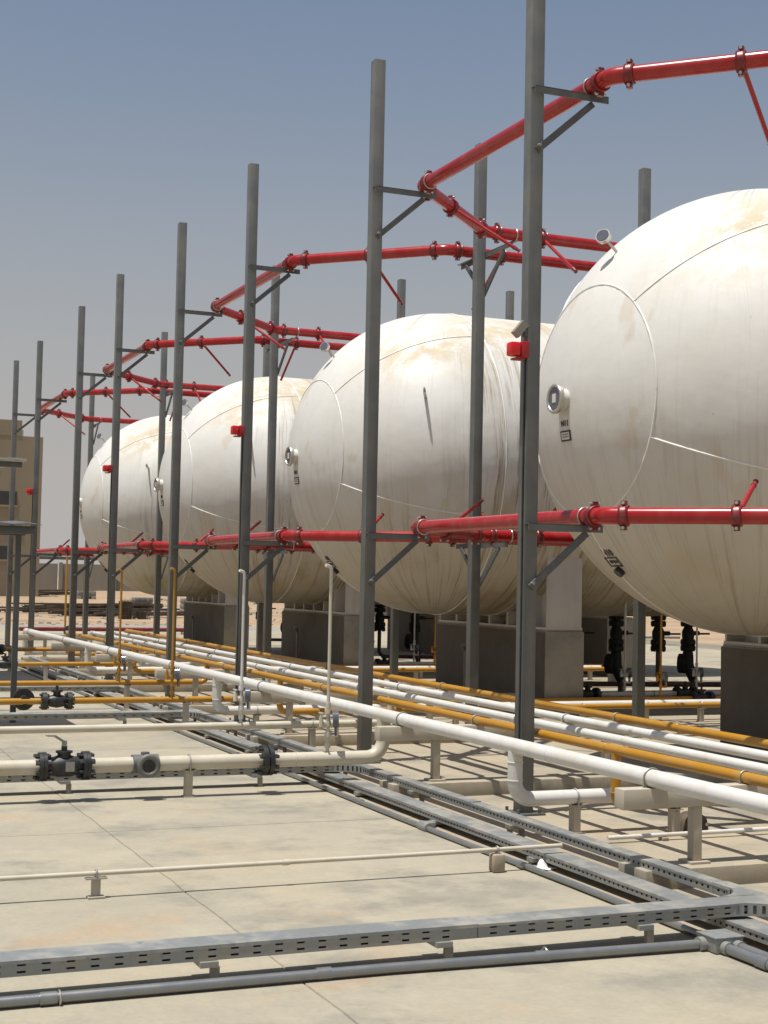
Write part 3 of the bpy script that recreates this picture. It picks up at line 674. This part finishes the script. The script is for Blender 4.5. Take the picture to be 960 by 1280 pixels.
b5 = branch('distant yellow pipe with black valve crossing beside the far rack', 20.4, .30, .031, 'yellow', -3.2, 4, 1, legs=(1.6, 3.6)); wheel_valve(b5, (3.05, 0, .30), (1, 0, 0), .031)
b6 = branch('farthest yellow pipe crossing toward the end of the rack', 23.6, .34, .031, 'yellow', -3.2, 4, 4, legs=(1.6, 3.6)); wheel_valve(b6, (3.35, 0, .34), (1, 0, 0), .031)
# thin cream line lying low over the near slab
t = thing('process_pipe', 'thin cream pipe lying low across the near slab', 'pipe', (0, 6.99, 0), 'pipes crossing the slab')
MB().tube([(-1.2, .01, .112), (1.5, 0, .114), (2.9, .004, .1135), (3.63, 0, .116), (4.02, 0, .118)], .0118, 14).build('pipe', 'cream_pipe', t)
for x in (.35, 2.45): MB().cyl((x-.018, .0, .1137), (x+.018, .0, .1137), .0155, 12).build('coupling', 'cream_pipe', t)
m = MB().box(1.478, 1.522, -.005, .005, .008, .088).box(1.45, 1.55, -.02, .02, .088, .096).box(1.46, 1.54, -.03, .03, .0005, .008); m.build('support', 'cream_steel', t, False); clamp(t, (1.5, 0, .114), (1, 0, 0), .0118)
MB().bbox(3.595, 3.665, -.035, .035, 0, .096, .012).build('concrete_stub', 'plinth', t); clamp(t, (3.63, 0, .116), (1, 0, 0), .0118)

# ------------------------------------------------------------------ drops from the rack to the tanks
def drop(main, y, lab, xe, z, grp='pipes running from the rack under the tanks', valves=(), risers=()):
    t = thing('process_pipe', lab, 'pipe', (0, y, 0), grp); r = MAIN[main][1]; xm = mx(main, y); mat = mains[main][5]
    zz = MAIN[main][2]; pts = bend([(xm, 0, zz-r*.6), (xm, 0, z), (xe, 0, z)], r*2.3)
    MB().tube(pts, r, 20).build('pipe', mat, t)
    for q in (zz-r-.05, z+r*2.3+.01): weld(t, (xm, 0, q), (0, 0, 1), r, mat)
    x = xm+.42
    while x < xe:
        channel_leg(t, x, 0, z-r-.0075); clamp(t, (x, 0, z), (1, 0, 0), r); x += 1.55
    for vx in valves: wheel_valve(t, (vx, 0, z), (1, 0, 0), r)
    for rx_ in risers: riser(t, rx_, 0, z+r*.8, 1.45, mat)
    return t
for i in range(4):
    yc = TY[i]
    if i < 3: drop(0, yc-2.17, f'white pipe dropping off the rack toward the {tord[i]} tank', 12.6, .19+(.03 if i == 0 else 0))
    if i < 3: drop(1, yc-2.38, f'yellow pipe dropping off the rack toward the {tord[i]} tank', 12.6, .19)
    if 0 < i < 3: drop(2, yc-.80, f'white pipe with black valves running under the {tord[i]} tank', 13.0, .19, valves=(9.36, 10.78), risers=(9.885, 10.95))
    if 0 < i < 3: drop(4, yc-1.55, f'yellow pipe with gauge riser running under the {tord[i]} tank', 13.0, .19, valves=(10.5,), risers=(9.915,))
# thin white line on the ground beside the near rack
t = thing('process_pipe', 'thin white pipe lying on the ground under the near rack frame', 'pipe', (0, 7.56, 0), 'pipes running from the rack under the tanks')
MB().cyl((4.66, 0, .032), (8.5, 0, .032), .0135, 12).build('pipe', 'white_pipe', t)
for x in (5.05, 6.3): MB().bbox(x-.02, x+.02, -.03, .03, 0, .02, .003).build('pad', 'plinth', t)
t = thing('drain_box', 'small dark rounded box on the ground behind the near rack leg', 'box', (5.42, 7.80, 0))
m = MB(); n = 10
for y in (-.06, .06):
    m.v += [(-.085, y, 0)]+[(-.075*math.cos(math.pi*k/n), y, .055+.06*math.sin(math.pi*k/n)) for k in range(n+1)]+[(.085, y, 0)]
k = n+3; m.f = [tuple(range(k)), tuple(range(2*k-1, k-1, -1))]+[(a, (a+1) % k, k+(a+1) % k, k+a) for a in range(k)]; m.build('cover', 'wood', t)
MB().cyl((.06, -.061, .05), (.06, -.075, .05), .012, 8).build('bolt', 'stainless', t)

# ------------------------------------------------------------------ bottom valves under the tanks
def bottom_valve(x, y, kind, lab):
    t = thing('drain_valve', lab, 'valve', (x, y, 0), 'black valves under the tanks'); zt_ = 1.16
    m = MB()
    for z, rr_, h in ((zt_-.03, .10, .05), (zt_-.115, .10, .05), (zt_-.36, .10, .05), (zt_-.44, .10, .05)): m.cyl((0, 0, z-h/2), (0, 0, z+h/2), rr_, 20); bolts(m, (0, 0, z), (0, 0, 1), .082, h+.03, 8, .012)
    m.tube([(0, 0, zt_), (0, 0, zt_-.16), (0, 0, zt_-.22), (0, 0, zt_-.28), (0, 0, zt_-.46)], .06, 18, True, [.055, .055, .082, .082, .055]); m.cyl((-.02, 0, zt_-.24), (.17, 0, zt_-.24), .03, 12)
    m.build('body', 'black2', t)
    MB().box(.15, .34, -.012, .012, zt_-.26, zt_-.235).build('lever', 'black2', t, False)
    if kind == 0:
        MB().tube(bend([(0, 0, zt_-.45), (0, 0, .26), (2.6, 0, .22)], .12), .032, 16).build('drain_pipe', 'brown_pipe', t)
    elif kind == 1:
        MB().tube([(0, 0, zt_-.45), (0, 0, .62), (-.02, -.03, .5), (.03, -.09, .30)], .075, 16, True, [.06, .075, .08, .06]).build('flexible_hose', 'black2', t)
        MB().cyl((-.12, .02, .52), (-.06, -.05, .52), .13, 18).build('actuator', 'black2', t); MB().cyl((.03, -.09, .31), (.03, -.09, .0), .045, 12).build('stand', 'brown_pipe', t)
    return t
pos = ['first', 'second', 'third', 'fourth']
for i in (1, 2, 3):
    for k, x in enumerate((9.63, 10.24, 10.82, 11.38)):
        if i == 3 and k > 1: continue
        bottom_valve(x, TY[i]+(.08, -.02, -.12, .02)[k], (0, 1, 0, 1)[k], f'black valve under the {tord[i]} tank, {pos[k]} behind its front pier')
for i in range(4):
    if i == 0: continue
    t = thing('gooseneck_pipe', f'thin grey gooseneck pipe beside the front pier of the {tord[i]} tank', 'pipe', (8.28, TY[i]+.42, 0), 'gooseneck pipes beside the piers')
    MB().tube(bend([(0, 0, 0), (0, 0, .66), (-.05, -.05, .72)], .04), .022, 12).build('pipe', 'strut', t)
    MB().cyl((-.03, -.03, .69), (-.07, -.07, .735), .034, 12).build('cap', 'pier', t)

# ================================================================== cable trays
def slotted(m, L, h, pitch, sw, sh, rows, y, z0, t=.002, x0=0.0, off=.3):
    """a side rail along x with real slots through it (two skins and slot edges)"""
    xs = [x0]; n = int((L-2*off*pitch)/pitch); hole = [False]
    cur = x0+off*pitch
    cuts = []
    for k in range(n):
        a = cur+k*pitch+(pitch-sw)/2; cuts.append((a, a+sw))
    zc = [h*(i+1)/(rows+1) for i in range(rows)] if rows > 1 else [h*.5]
    if rows == 2: zc = [h*.28, h*.74]
    zr = [0]
    for c in zc: zr += [c-sh/2, c+sh/2]
    zr.append(h)
    def quad(xa, xb, za, zb):
        m.add([(xa, y, z0+za), (xb, y, z0+za), (xb, y, z0+zb), (xa, y, z0+zb)], [(0, 1, 2, 3)])
    # full-length bands between slot rows
    for i in range(0, len(zr)-1, 2): quad(x0, x0+L, zr[i], zr[i+1])
    for i in range(1, len(zr)-1, 2):
        c = x0
        for a, b in cuts: quad(c, a, zr[i], zr[i+1]); c = b
        quad(c, x0+L, zr[i], zr[i+1])
def tray(name_lab, x, y, ang, L, w, z0, h, pitch, sw, sh, rows, seg, grp, legs, leg_side, joints_seed):
    t = thing('cable_tray', name_lab, 'cable tray', (x, y, 0), grp, ang); rq = random.Random(joints_seed); a = 0.0
    while a < L-.01:
        l = min(seg*rq.uniform(.82, 1.12), L-a)
        if L-a-l < .4: l = L-a
        for s, nm in ((0, 'side_rail'), (1, 'side_rail')):
            m = MB(); yy = s*w; slotted(m, l-.003, h, pitch, sw, sh, rows, yy, z0, x0=a)
            m.add([(a, yy, z0), (a+l-.003, yy, z0), (a+l-.003, yy+(.012 if s == 0 else -.012), z0), (a, yy+(.012 if s == 0 else -.012), z0)], [(0, 1, 2, 3)])
            m.build(nm, 'galv', t, False)
        zt_ = z0+h+.0012; e = rq.uniform(-.002, .003); n = max(4, int(l/.25)); m = MB()
        for k in range(n+1):
            xx = a+l*k/n; q = rq.uniform(-.0022, .0022); d0 = rq.uniform(-.0015, .0015)
            m.v += [(xx, -.003+d0, zt_-.012), (xx, -.003+d0, zt_+e), (xx, w*.5, zt_+e+q), (xx, w+.003+d0, zt_+e), (xx, w+.003+d0, zt_-.012)]
        m.f = [(5*k+i, 5*k+5+i, 5*k+6+i, 5*k+1+i) for k in range(n) for i in range(4)]; m.build('cover', 'cover', t, True, angle=50)
        m = MB().add([(a, .001, z0+.002), (a+l, .001, z0+.002), (a+l, w-.001, z0+.002), (a, w-.001, z0+.002)], [(0, 1, 2, 3)]); m.build('tray_bottom', 'galv', t, False)
        a += l
    for lx in legs:
        m = MB(); m.box(lx-.05, lx+.02, -.02, w+.02, z0-.022, z0-.001); m.build('cross_strut', 'galv', t, False)
        if leg_side: MB().box(lx-.005, lx+.028, -.008, .018, .0005, z0-.022).build('leg', 'strut', t, False)
        else:
            for yy in (0, w): MB().box(lx-.02, lx+.012, yy-.012, yy+.012, .0005, z0-.022).build('leg', 'strut', t, False)
    return t
tgrp = 'galvanised cable trays'
# along the rack: the low left tray and the higher right tray (turned so that local +x runs away from the camera, local +y to the left)
tray('low galvanised cable tray running beside the conduit along the rack', 4.05, 2.6, R(90), 24.0, .13, .036, .040, .042, .014, .010, 1, 2.6, tgrp, [.7+1.28*k for k in range(18)], False, 1)
tray('upper galvanised cable tray running along the foot of the rack', 4.237, 2.6, R(90), 22.6, .08, .090, .050, .046, .016, .012, 1, 2.9, tgrp, [.9+1.45*k for k in range(15)], False, 2)
c1 = tray('galvanised cable tray crossing the foreground from the left edge', -1.4, 5.375, 0, 5.555, .14, .090, .0545, .088, .031, .0075, 2, 2.2, tgrp, [3.0, 3.97, 4.915, 1.6, .5], True, 3)
c2 = tray('galvanised cable tray crossing under the cream ball valve pipe', -3.2, 10.35, 0, 7.355, .15, .090, .0545, .098, .028, .0095, 2, 2.4, tgrp, [1.0, 3.2, 5.2, 6.6], True, 4)
c3 = tray('galvanised cable tray crossing in front of the yellow pipes at left', -3.2, 14.75, 0, 7.355, .22, .090, .0545, .098, .028, .0095, 1, 2.4, tgrp, [1.0, 3.2, 5.2, 6.6], True, 5)
c4 = tray('farthest galvanised cable tray crossing at left', -3.2, 18.35, 0, 7.355, .22, .090, .0545, .098, .028, .0095, 1, 2.4, tgrp, [1.0, 3.2, 5.2, 6.6], True, 6)
for c_, y, w in ((c1, 5.375, .14), (c2, 10.35, .15), (c3, 14.75, .22)):      # curved tee corners
    x0 = 4.157-c_.location.x
    for s in (-1, 1):
        ye = 0 if s < 0 else w; rad = .20; zt_ = .1462; m = MB(); top = []
        for k in range(9):
            a = R(90)*k/8; px = x0-rad+rad*math.sin(a); py = ye+s*(rad-rad*math.cos(a)); top.append((px, py))
        n = len(top); m.v = [(x0+.01, ye-s*.01, zt_)]+[(a, b, zt_) for a, b in top]; m.f = [(0, k+1, k+2) for k in range(n-1)]
        m.build('tee_corner', 'cover', c_, False)
        m = MB()
        for k in range(n-1):
            (xa, ya), (xb, yb) = top[k], top[k+1]
            for q0, q1, za, zb in ((0, 1, .090, .100), (0, 1, .137, .1455), (0, .3, .100, .137), (.7, 1, .100, .137)):
                A = (xa+(xb-xa)*q0, ya+(yb-ya)*q0); B = (xa+(xb-xa)*q1, ya+(yb-ya)*q1)
                m.add([(*A, za), (*B, za), (*B, zb), (*A, zb)], [(0, 1, 2, 3)])
        m.build('tee_rail', 'galv', c_, False)

# ------------------------------------------------------------------ conduits
t = thing('steel_conduit', 'galvanised conduit lying across the foreground in front of the cable tray', 'conduit', (0, 5.30, 0), 'galvanised conduits on the slab')
MB().tube([(-1.4, .015, .022), (.9, .01, .0225), (2.3, 0, .023), (3.69, -.07, .026)], .0205, 16).build('pipe', 'conduit', t)
for x in (.98, 2.02, 2.95): MB().cyl((x-.03, .006-(.05 if x > 2.5 else 0)*.6, .0228), (x+.03, .006-(.06 if x > 2.5 else 0)*.6, .0228), .0245, 16).build('coupling', 'conduit', t)
for x in (1.02, 2.98): 
    m = MB().ring((x, .004, .0228), (1, 0, 0), .025, .004, 16, 6); m.build('clip', 'stainless', t)
t = thing('steel_conduit', 'thin galvanised conduit running away along the low cable tray', 'conduit', (3.80, 0, 0), 'galvanised conduits on the slab')
pts = [(.0+.008*math.sin(k*1.7), 5.28+k*1.2, .019+.002*math.sin(k*2.3)) for k in range(18)]
MB().tube(pts, .0165, 12).build('pipe', 'conduit', t)
for y in (5.36, 7.02, 9.35, 11.4, 14.1): MB().cyl((.0, y-.04, .019), (.0, y+.04, .019), .021, 12).build('coupling', 'conduit', t)
m = MB().cyl((.0, 8.22, .022), (.0, 8.34, .022), .03, 14).bbox(-.02, .06, 8.25, 8.33, .005, .05, .006).cyl((.03, 8.30, .022), (.14, 8.42, .022), .019, 12); m.build('tee_box', 'galv', t)
jb = thing('junction_box', 'galvanised junction box where the foreground conduits meet', 'junction box', (3.775, 5.20, 0))
MB().bbox(-.075, .065, -.055, .075, .003, .062, .004).build('box', 'galv', jb); MB().bbox(-.08, .07, -.06, .08, .062, .069, .002).build('lid', 'cover', jb)
for a, b, q in (((-.105, .03, .026), (-.07, .03, .026), .031), ((-.03, -.09, .026), (-.03, -.05, .026), .029), ((.03, -.09, .026), (.03, -.05, .026), .029)): MB().cyl(a, b, q, 14).build('hub', 'galv', jb)
for x, lab in ((-.03, 'left-hand conduit leaving the junction box toward the lower right corner'), (.03, 'right-hand conduit leaving the junction box toward the lower right corner')):
    t = thing('steel_conduit', lab, 'conduit', (3.775+x, 5.12, 0), 'galvanised conduits on the slab')
    MB().cyl((0, 0, .026), (.02, -2.6, .026), .0235, 14).build('pipe', 'conduit', t)
    MB().cyl((.0015, -.20, .026), (.002, -.27, .026), .0275, 14).build('coupling', 'conduit', t)
# scrap of white cloth by the tray
sc_ = MB(); rq = random.Random(9); n = 9
for i in range(n):
    for j in range(n):
        u, v = i/(n-1)-.5, j/(n-1)-.5; d = math.hypot(u, v); sc_.v.append((u*.13+rq.uniform(-.008, .008), v*.10+rq.uniform(-.008, .008), max(.002, .05*math.exp(-(u*5+.3)**2-(v*4)**2)+rq.uniform(0, .012))))
sc_.f = [(i*n+j, (i+1)*n+j, (i+1)*n+j+1, i*n+j+1) for i in range(n-1) for j in range(n-1)]
rg = sc_.build('cloth_scrap', 'rag', loc=(3.90, 6.98, .0)); tag(rg, 'crumpled white cloth scrap on the slab beside the low tray', 'rag')

# ================================================================== shelters at the left edge
def shelter(lab, xr, y0, y1, zroof, posts, th, xl=-3.0, mat='roof_sheet'):
    t = thing('steel_shelter', lab, 'shelter', (xr, y0, 0), 'small steel shelters at the left')
    for (px, py) in posts: MB().bbox(px-xr-.028, px-xr+.028, py-y0-.028, py-y0+.028, 0, zroof-.06, .004).build('post', 'post', t)
    MB().bbox(xl-xr, 0, 0, .08, zroof-.06, zroof+.02, .006).build('front_beam', 'arm', t); MB().bbox(xl-xr, 0, y1-y0-.08, y1-y0, zroof-.06, zroof+.02, .006).build('rear_beam', 'arm', t)
    m = MB(); n = 40
    for k in range(n+1):
        x = (xl-xr-.05)+(xr-xl+.1)*k/n; z = zroof+.03+(.012 if k % 2 else 0)
        m.v += [(x, -.08, z), (x, y1-y0+.08, z+.05), (x, -.08, z+th), (x, y1-y0+.08, z+.05+th)]
    m.f = [q for k in range(n) for q in ((4*k, 4*k+4, 4*k+5, 4*k+1), (4*k+2, 4*k+3, 4*k+7, 4*k+6), (4*k, 4*k+2, 4*k+6, 4*k+4), (4*k+1, 4*k+5, 4*k+7, 4*k+3))]+[(0, 1, 3, 2), (4*n, 4*n+2, 4*n+3, 4*n+1)]
    m.build('roof_sheet', mat, t, False)
shelter('low dark steel shelter at the left edge, its post standing on the slab', 2.49, 14.95, 15.6, 1.985, ((2.405, 15.45), (-1.5, 15.45)), .006, mat='arm')
shelter('taller pale-roofed shelter behind, cut by the left edge', 3.32, 21.2, 23.4, 3.10, ((2.80, 22.0), (-1.0, 22.0)), .03)

# ================================================================== far background
bd = thing('building', 'tan rendered building with dark windows at the left edge', 'building', (3.0, 100, 0)); 
# facade turned to face the camera; right-hand corner seen just past the second post
MB().box(-40, 14.0, 0, 14, -1, 10.8).build('wall', 'building', bd, False)
MB().box(-40, 12.58, -.02, 13.8, 10.8, 11.85).build('parapet', 'building', bd, False)
for (xa, xb, za, zb) in ((5.0, 12.37, 6.14, 7.05), (5.0, 11.86, 2.5, 3.4), (-9, -2, 6.14, 7.05), (-9, -2, 2.5, 3.4)):
    w = MB().box(xa, xb, -.06, .08, za, zb).build('window', 'window', bd, False)
    MB().box(xa-.1, xb+.1, -.16, -.062, za-.14, za).build('sill', 'building', w, False)
MB().box(12.9, 13.15, 3, 3.25, 10.8, 11.5).build('vent_pipe', 'roof_sheet', bd, False)
wl_ = thing('boundary_wall', 'long grey-beige boundary wall behind the sand', 'wall', (30, 150, 0))
d = Vector((1, -.12, 0)).normalized(); nseg = 34
for k in range(nseg):
    a = Vector((-40, 4.8, 0))+d*4.0*k*1.35
    m = MB().beam(a+Vector((0, 0, .9)), a+d*5.28+Vector((0, 0, .9)), .25, 3.6+.0*(k % 2)); m.build('panel', 'wall_far', wl_, False)
    MB().beam(a+Vector((0, -.15, .95)), a+d*.35+Vector((0, -.15, .95)), .45, 3.75).build('pilaster', 'wall_far', wl_, False)
rl = thing('guard_rail', 'dark horizontal rail running in front of the boundary wall', 'rail', (-10, 140, 0)); a = Vector((0, 0, 3.1))
MB().beam(a, a+d*170, .18, .28).build('rail', 'arm', rl, False)
for k in range(18): q = a+d*10*k; MB().beam(q-Vector((0, 0, 3.4)), q-Vector((0, 0, .14)), .14, .14, (1, 0, 0)).build('post', 'arm', rl, False)
# stacks and scraps on the sand
def blocks(lab, x, y, nx_, nz, sx, sz, mat='block'):
    t = thing('block_stack', lab, 'block stack', (x, y, -.1), 'stacks on the sand'); rq = random.Random(int(x*10)); md = MB().bbox(-sx/2+.01, sx/2-.01, -.3, .3, .005, sz-.005, .02)
    me = None
    for i in range(nx_):
        for k in range(nz):
            p = (i*sx+rq.uniform(-.03, .03), rq.uniform(-.08, .08), k*sz)
            if me is None: o = md.build('block', mat, t, loc=p); me = o.data
            else: link('block', me, t, p)
blocks('grey block stack on the sand left of the black crate', 18.2, 92.5, 4, 2, .30, .34)
blocks('grey block stack on the sand right of the black crate', 15.25, 64.5, 3, 3, .28, .24)
blocks('grey block stack beside the third tank pier, far on the sand', 17.2, 63.5, 4, 3, .30, .24)
blocks('low grey block stack seen between the second and third tanks', 25.6, 62.0, 5, 3, .4, .3)
def crate(lab, x, y, w, h):
    t = thing('mesh_crate', lab, 'crate', (x, y, -.1), 'black mesh crates on the sand')
    MB().box(-w/2+.03, w/2-.03, .03, .57, .03, h-.05).build('load', 'black2', t, False)
    m = MB()
    for k in range(9):
        q = -w/2+w*k/8; m.beam((q, 0, 0), (q, 0, h), .02, .02, (1, 0, 0))
        z = h*k/8; m.beam((-w/2, 0, z), (w/2, 0, z), .02, .02)
    m.build('mesh', 'wood', t, False)
crate('black mesh crate standing on the sand beside a yellow riser', 12.45, 54.0, .45, .75); crate('low black heap crate on the sand by the grey blocks', 13.05, 54.2, .45, .35)
crate('black mesh crate on the sand next to the farthest tank pier', 19.1, 52.5, .7, .8)
crate('black mesh crate seen through the gap beside the second tank', 33.5, 62.0, 2.2, 1.7)
def lumber(lab, x, y, n, L, seed):
    t = thing('timber_pile', lab, 'timber pile', (x, y, -.06), 'timber piles on the sand'); rq = random.Random(seed)
    for k in range(n):
        a = rq.uniform(-.18, .18); c = Vector((rq.uniform(-1, 1), rq.uniform(-1.2, 1.2), .06+.10*(k//4))); d_ = Vector((math.cos(a), math.sin(a), rq.uniform(-.02, .04)))*L/2*rq.uniform(.6, 1.1)
        MB().beam(c-d_, c+d_, .2, .07).build('plank', 'wood', t, False)
lumber('dark timber pile on the sand at the left edge', 6.6, 72, 16, 5.5, 1); lumber('scattered timber on the sand before the boundary wall', 12.5, 64, 14, 6.0, 2); lumber('loose dark planks along the gravel beyond the slab', 13.2, 58, 10, 5.0, 3)
lumber('dark timber heap at the foot of the boundary wall', 18.5, 115, 14, 9.0, 4)
for lab, x, y, h, r, mat in (('thin brown pole standing beyond the end of the rack', 8.2, 43.5, 2.2, .03, 'yellow'), ('thin dark post standing beyond the end of the rack', 8.45, 42.0, 2.35, .05, 'arm')):
    t = thing('marker_pole', lab, 'pole', (x, y, -.1), 'poles beyond the slab'); MB().tube([(0, 0, 0), (0, 0, h)], r, 10).build('shaft', mat, t); MB().cyl((0, 0, 0), (0, 0, .06), r*2.2, 12).build('foot', mat, t)
t = thing('hose_reel', 'dark round hose reel at the far end of the slab', 'hose reel', (6.9, 36.0, 0))
m = MB().ring((0, 0, .16), (.3, 1, 0), .12, .03, 24, 8); m.build('hose', 'black', t)
m = MB().beam((-.14, .05, 0), (.01, .05, .18), .03, .03).beam((.14, .05, 0), (-.01, .05, .18), .03, .03); m.build('stand', 'galv', t, False)
t = thing('red_pipe', 'red pipe lying on the ground at the far end of the slab', 'pipe', (4.5, 38.6, 0)); MB().cyl((1.6, 0, .12), (6.5, 0, .12), .055, 14).build('pipe', 'red_dark', t)
for x in (2, 4, 6): MB().bbox(x-.1, x+.1, -.1, .1, 0, .064, .01).build('pad', 'plinth', t)
t = thing('process_pipe', 'bent yellow pipe loop at the far end of the rack', 'pipe', (7.3, 31.0, 0), 'long pipes along the rack')
MB().tube(bend([(-.6, 0, .08), (-.25, 0, .30), (.2, 0, .32), (.3, 0, .08), (.9, 0, .08)], .1), .035, 14).build('pipe', 'yellow', t); MB().bbox(-.5, -.4, -.06, .06, 0, .1, .02).build('pad', 'plinth', t)

# loose stones and rubble on the sand, past counting
rq = random.Random(21); m = MB()
for k in range(900):
    y = 46.8+rq.random()**1.6*70; x = y*(.06+.30*rq.random())+rq.uniform(-2, 2); q = rq.uniform(.02, .10)*(1+.012*(y-46))
    vs_ = [(x+q*rq.uniform(.6, 1.2)*a, y+q*rq.uniform(.6, 1.2)*b, -.09+q*rq.uniform(.4, .9)*c) for a, b, c in ((-1,-1,-.3),(1,-1,-.3),(1,1,-.3),(-1,1,-.3),(-.6,-.6,.9),(.6,-.6,1),(.6,.6,.9),(-.6,.6,1))]
    m.add(vs_, [(0,3,2,1),(4,5,6,7),(0,1,5,4),(1,2,6,5),(2,3,7,6),(3,0,4,7)])
tag(m.build('rubble', 'block', smooth=False), 'loose stones and rubble scattered over the sand beyond the slab', 'rubble', kind='stuff')
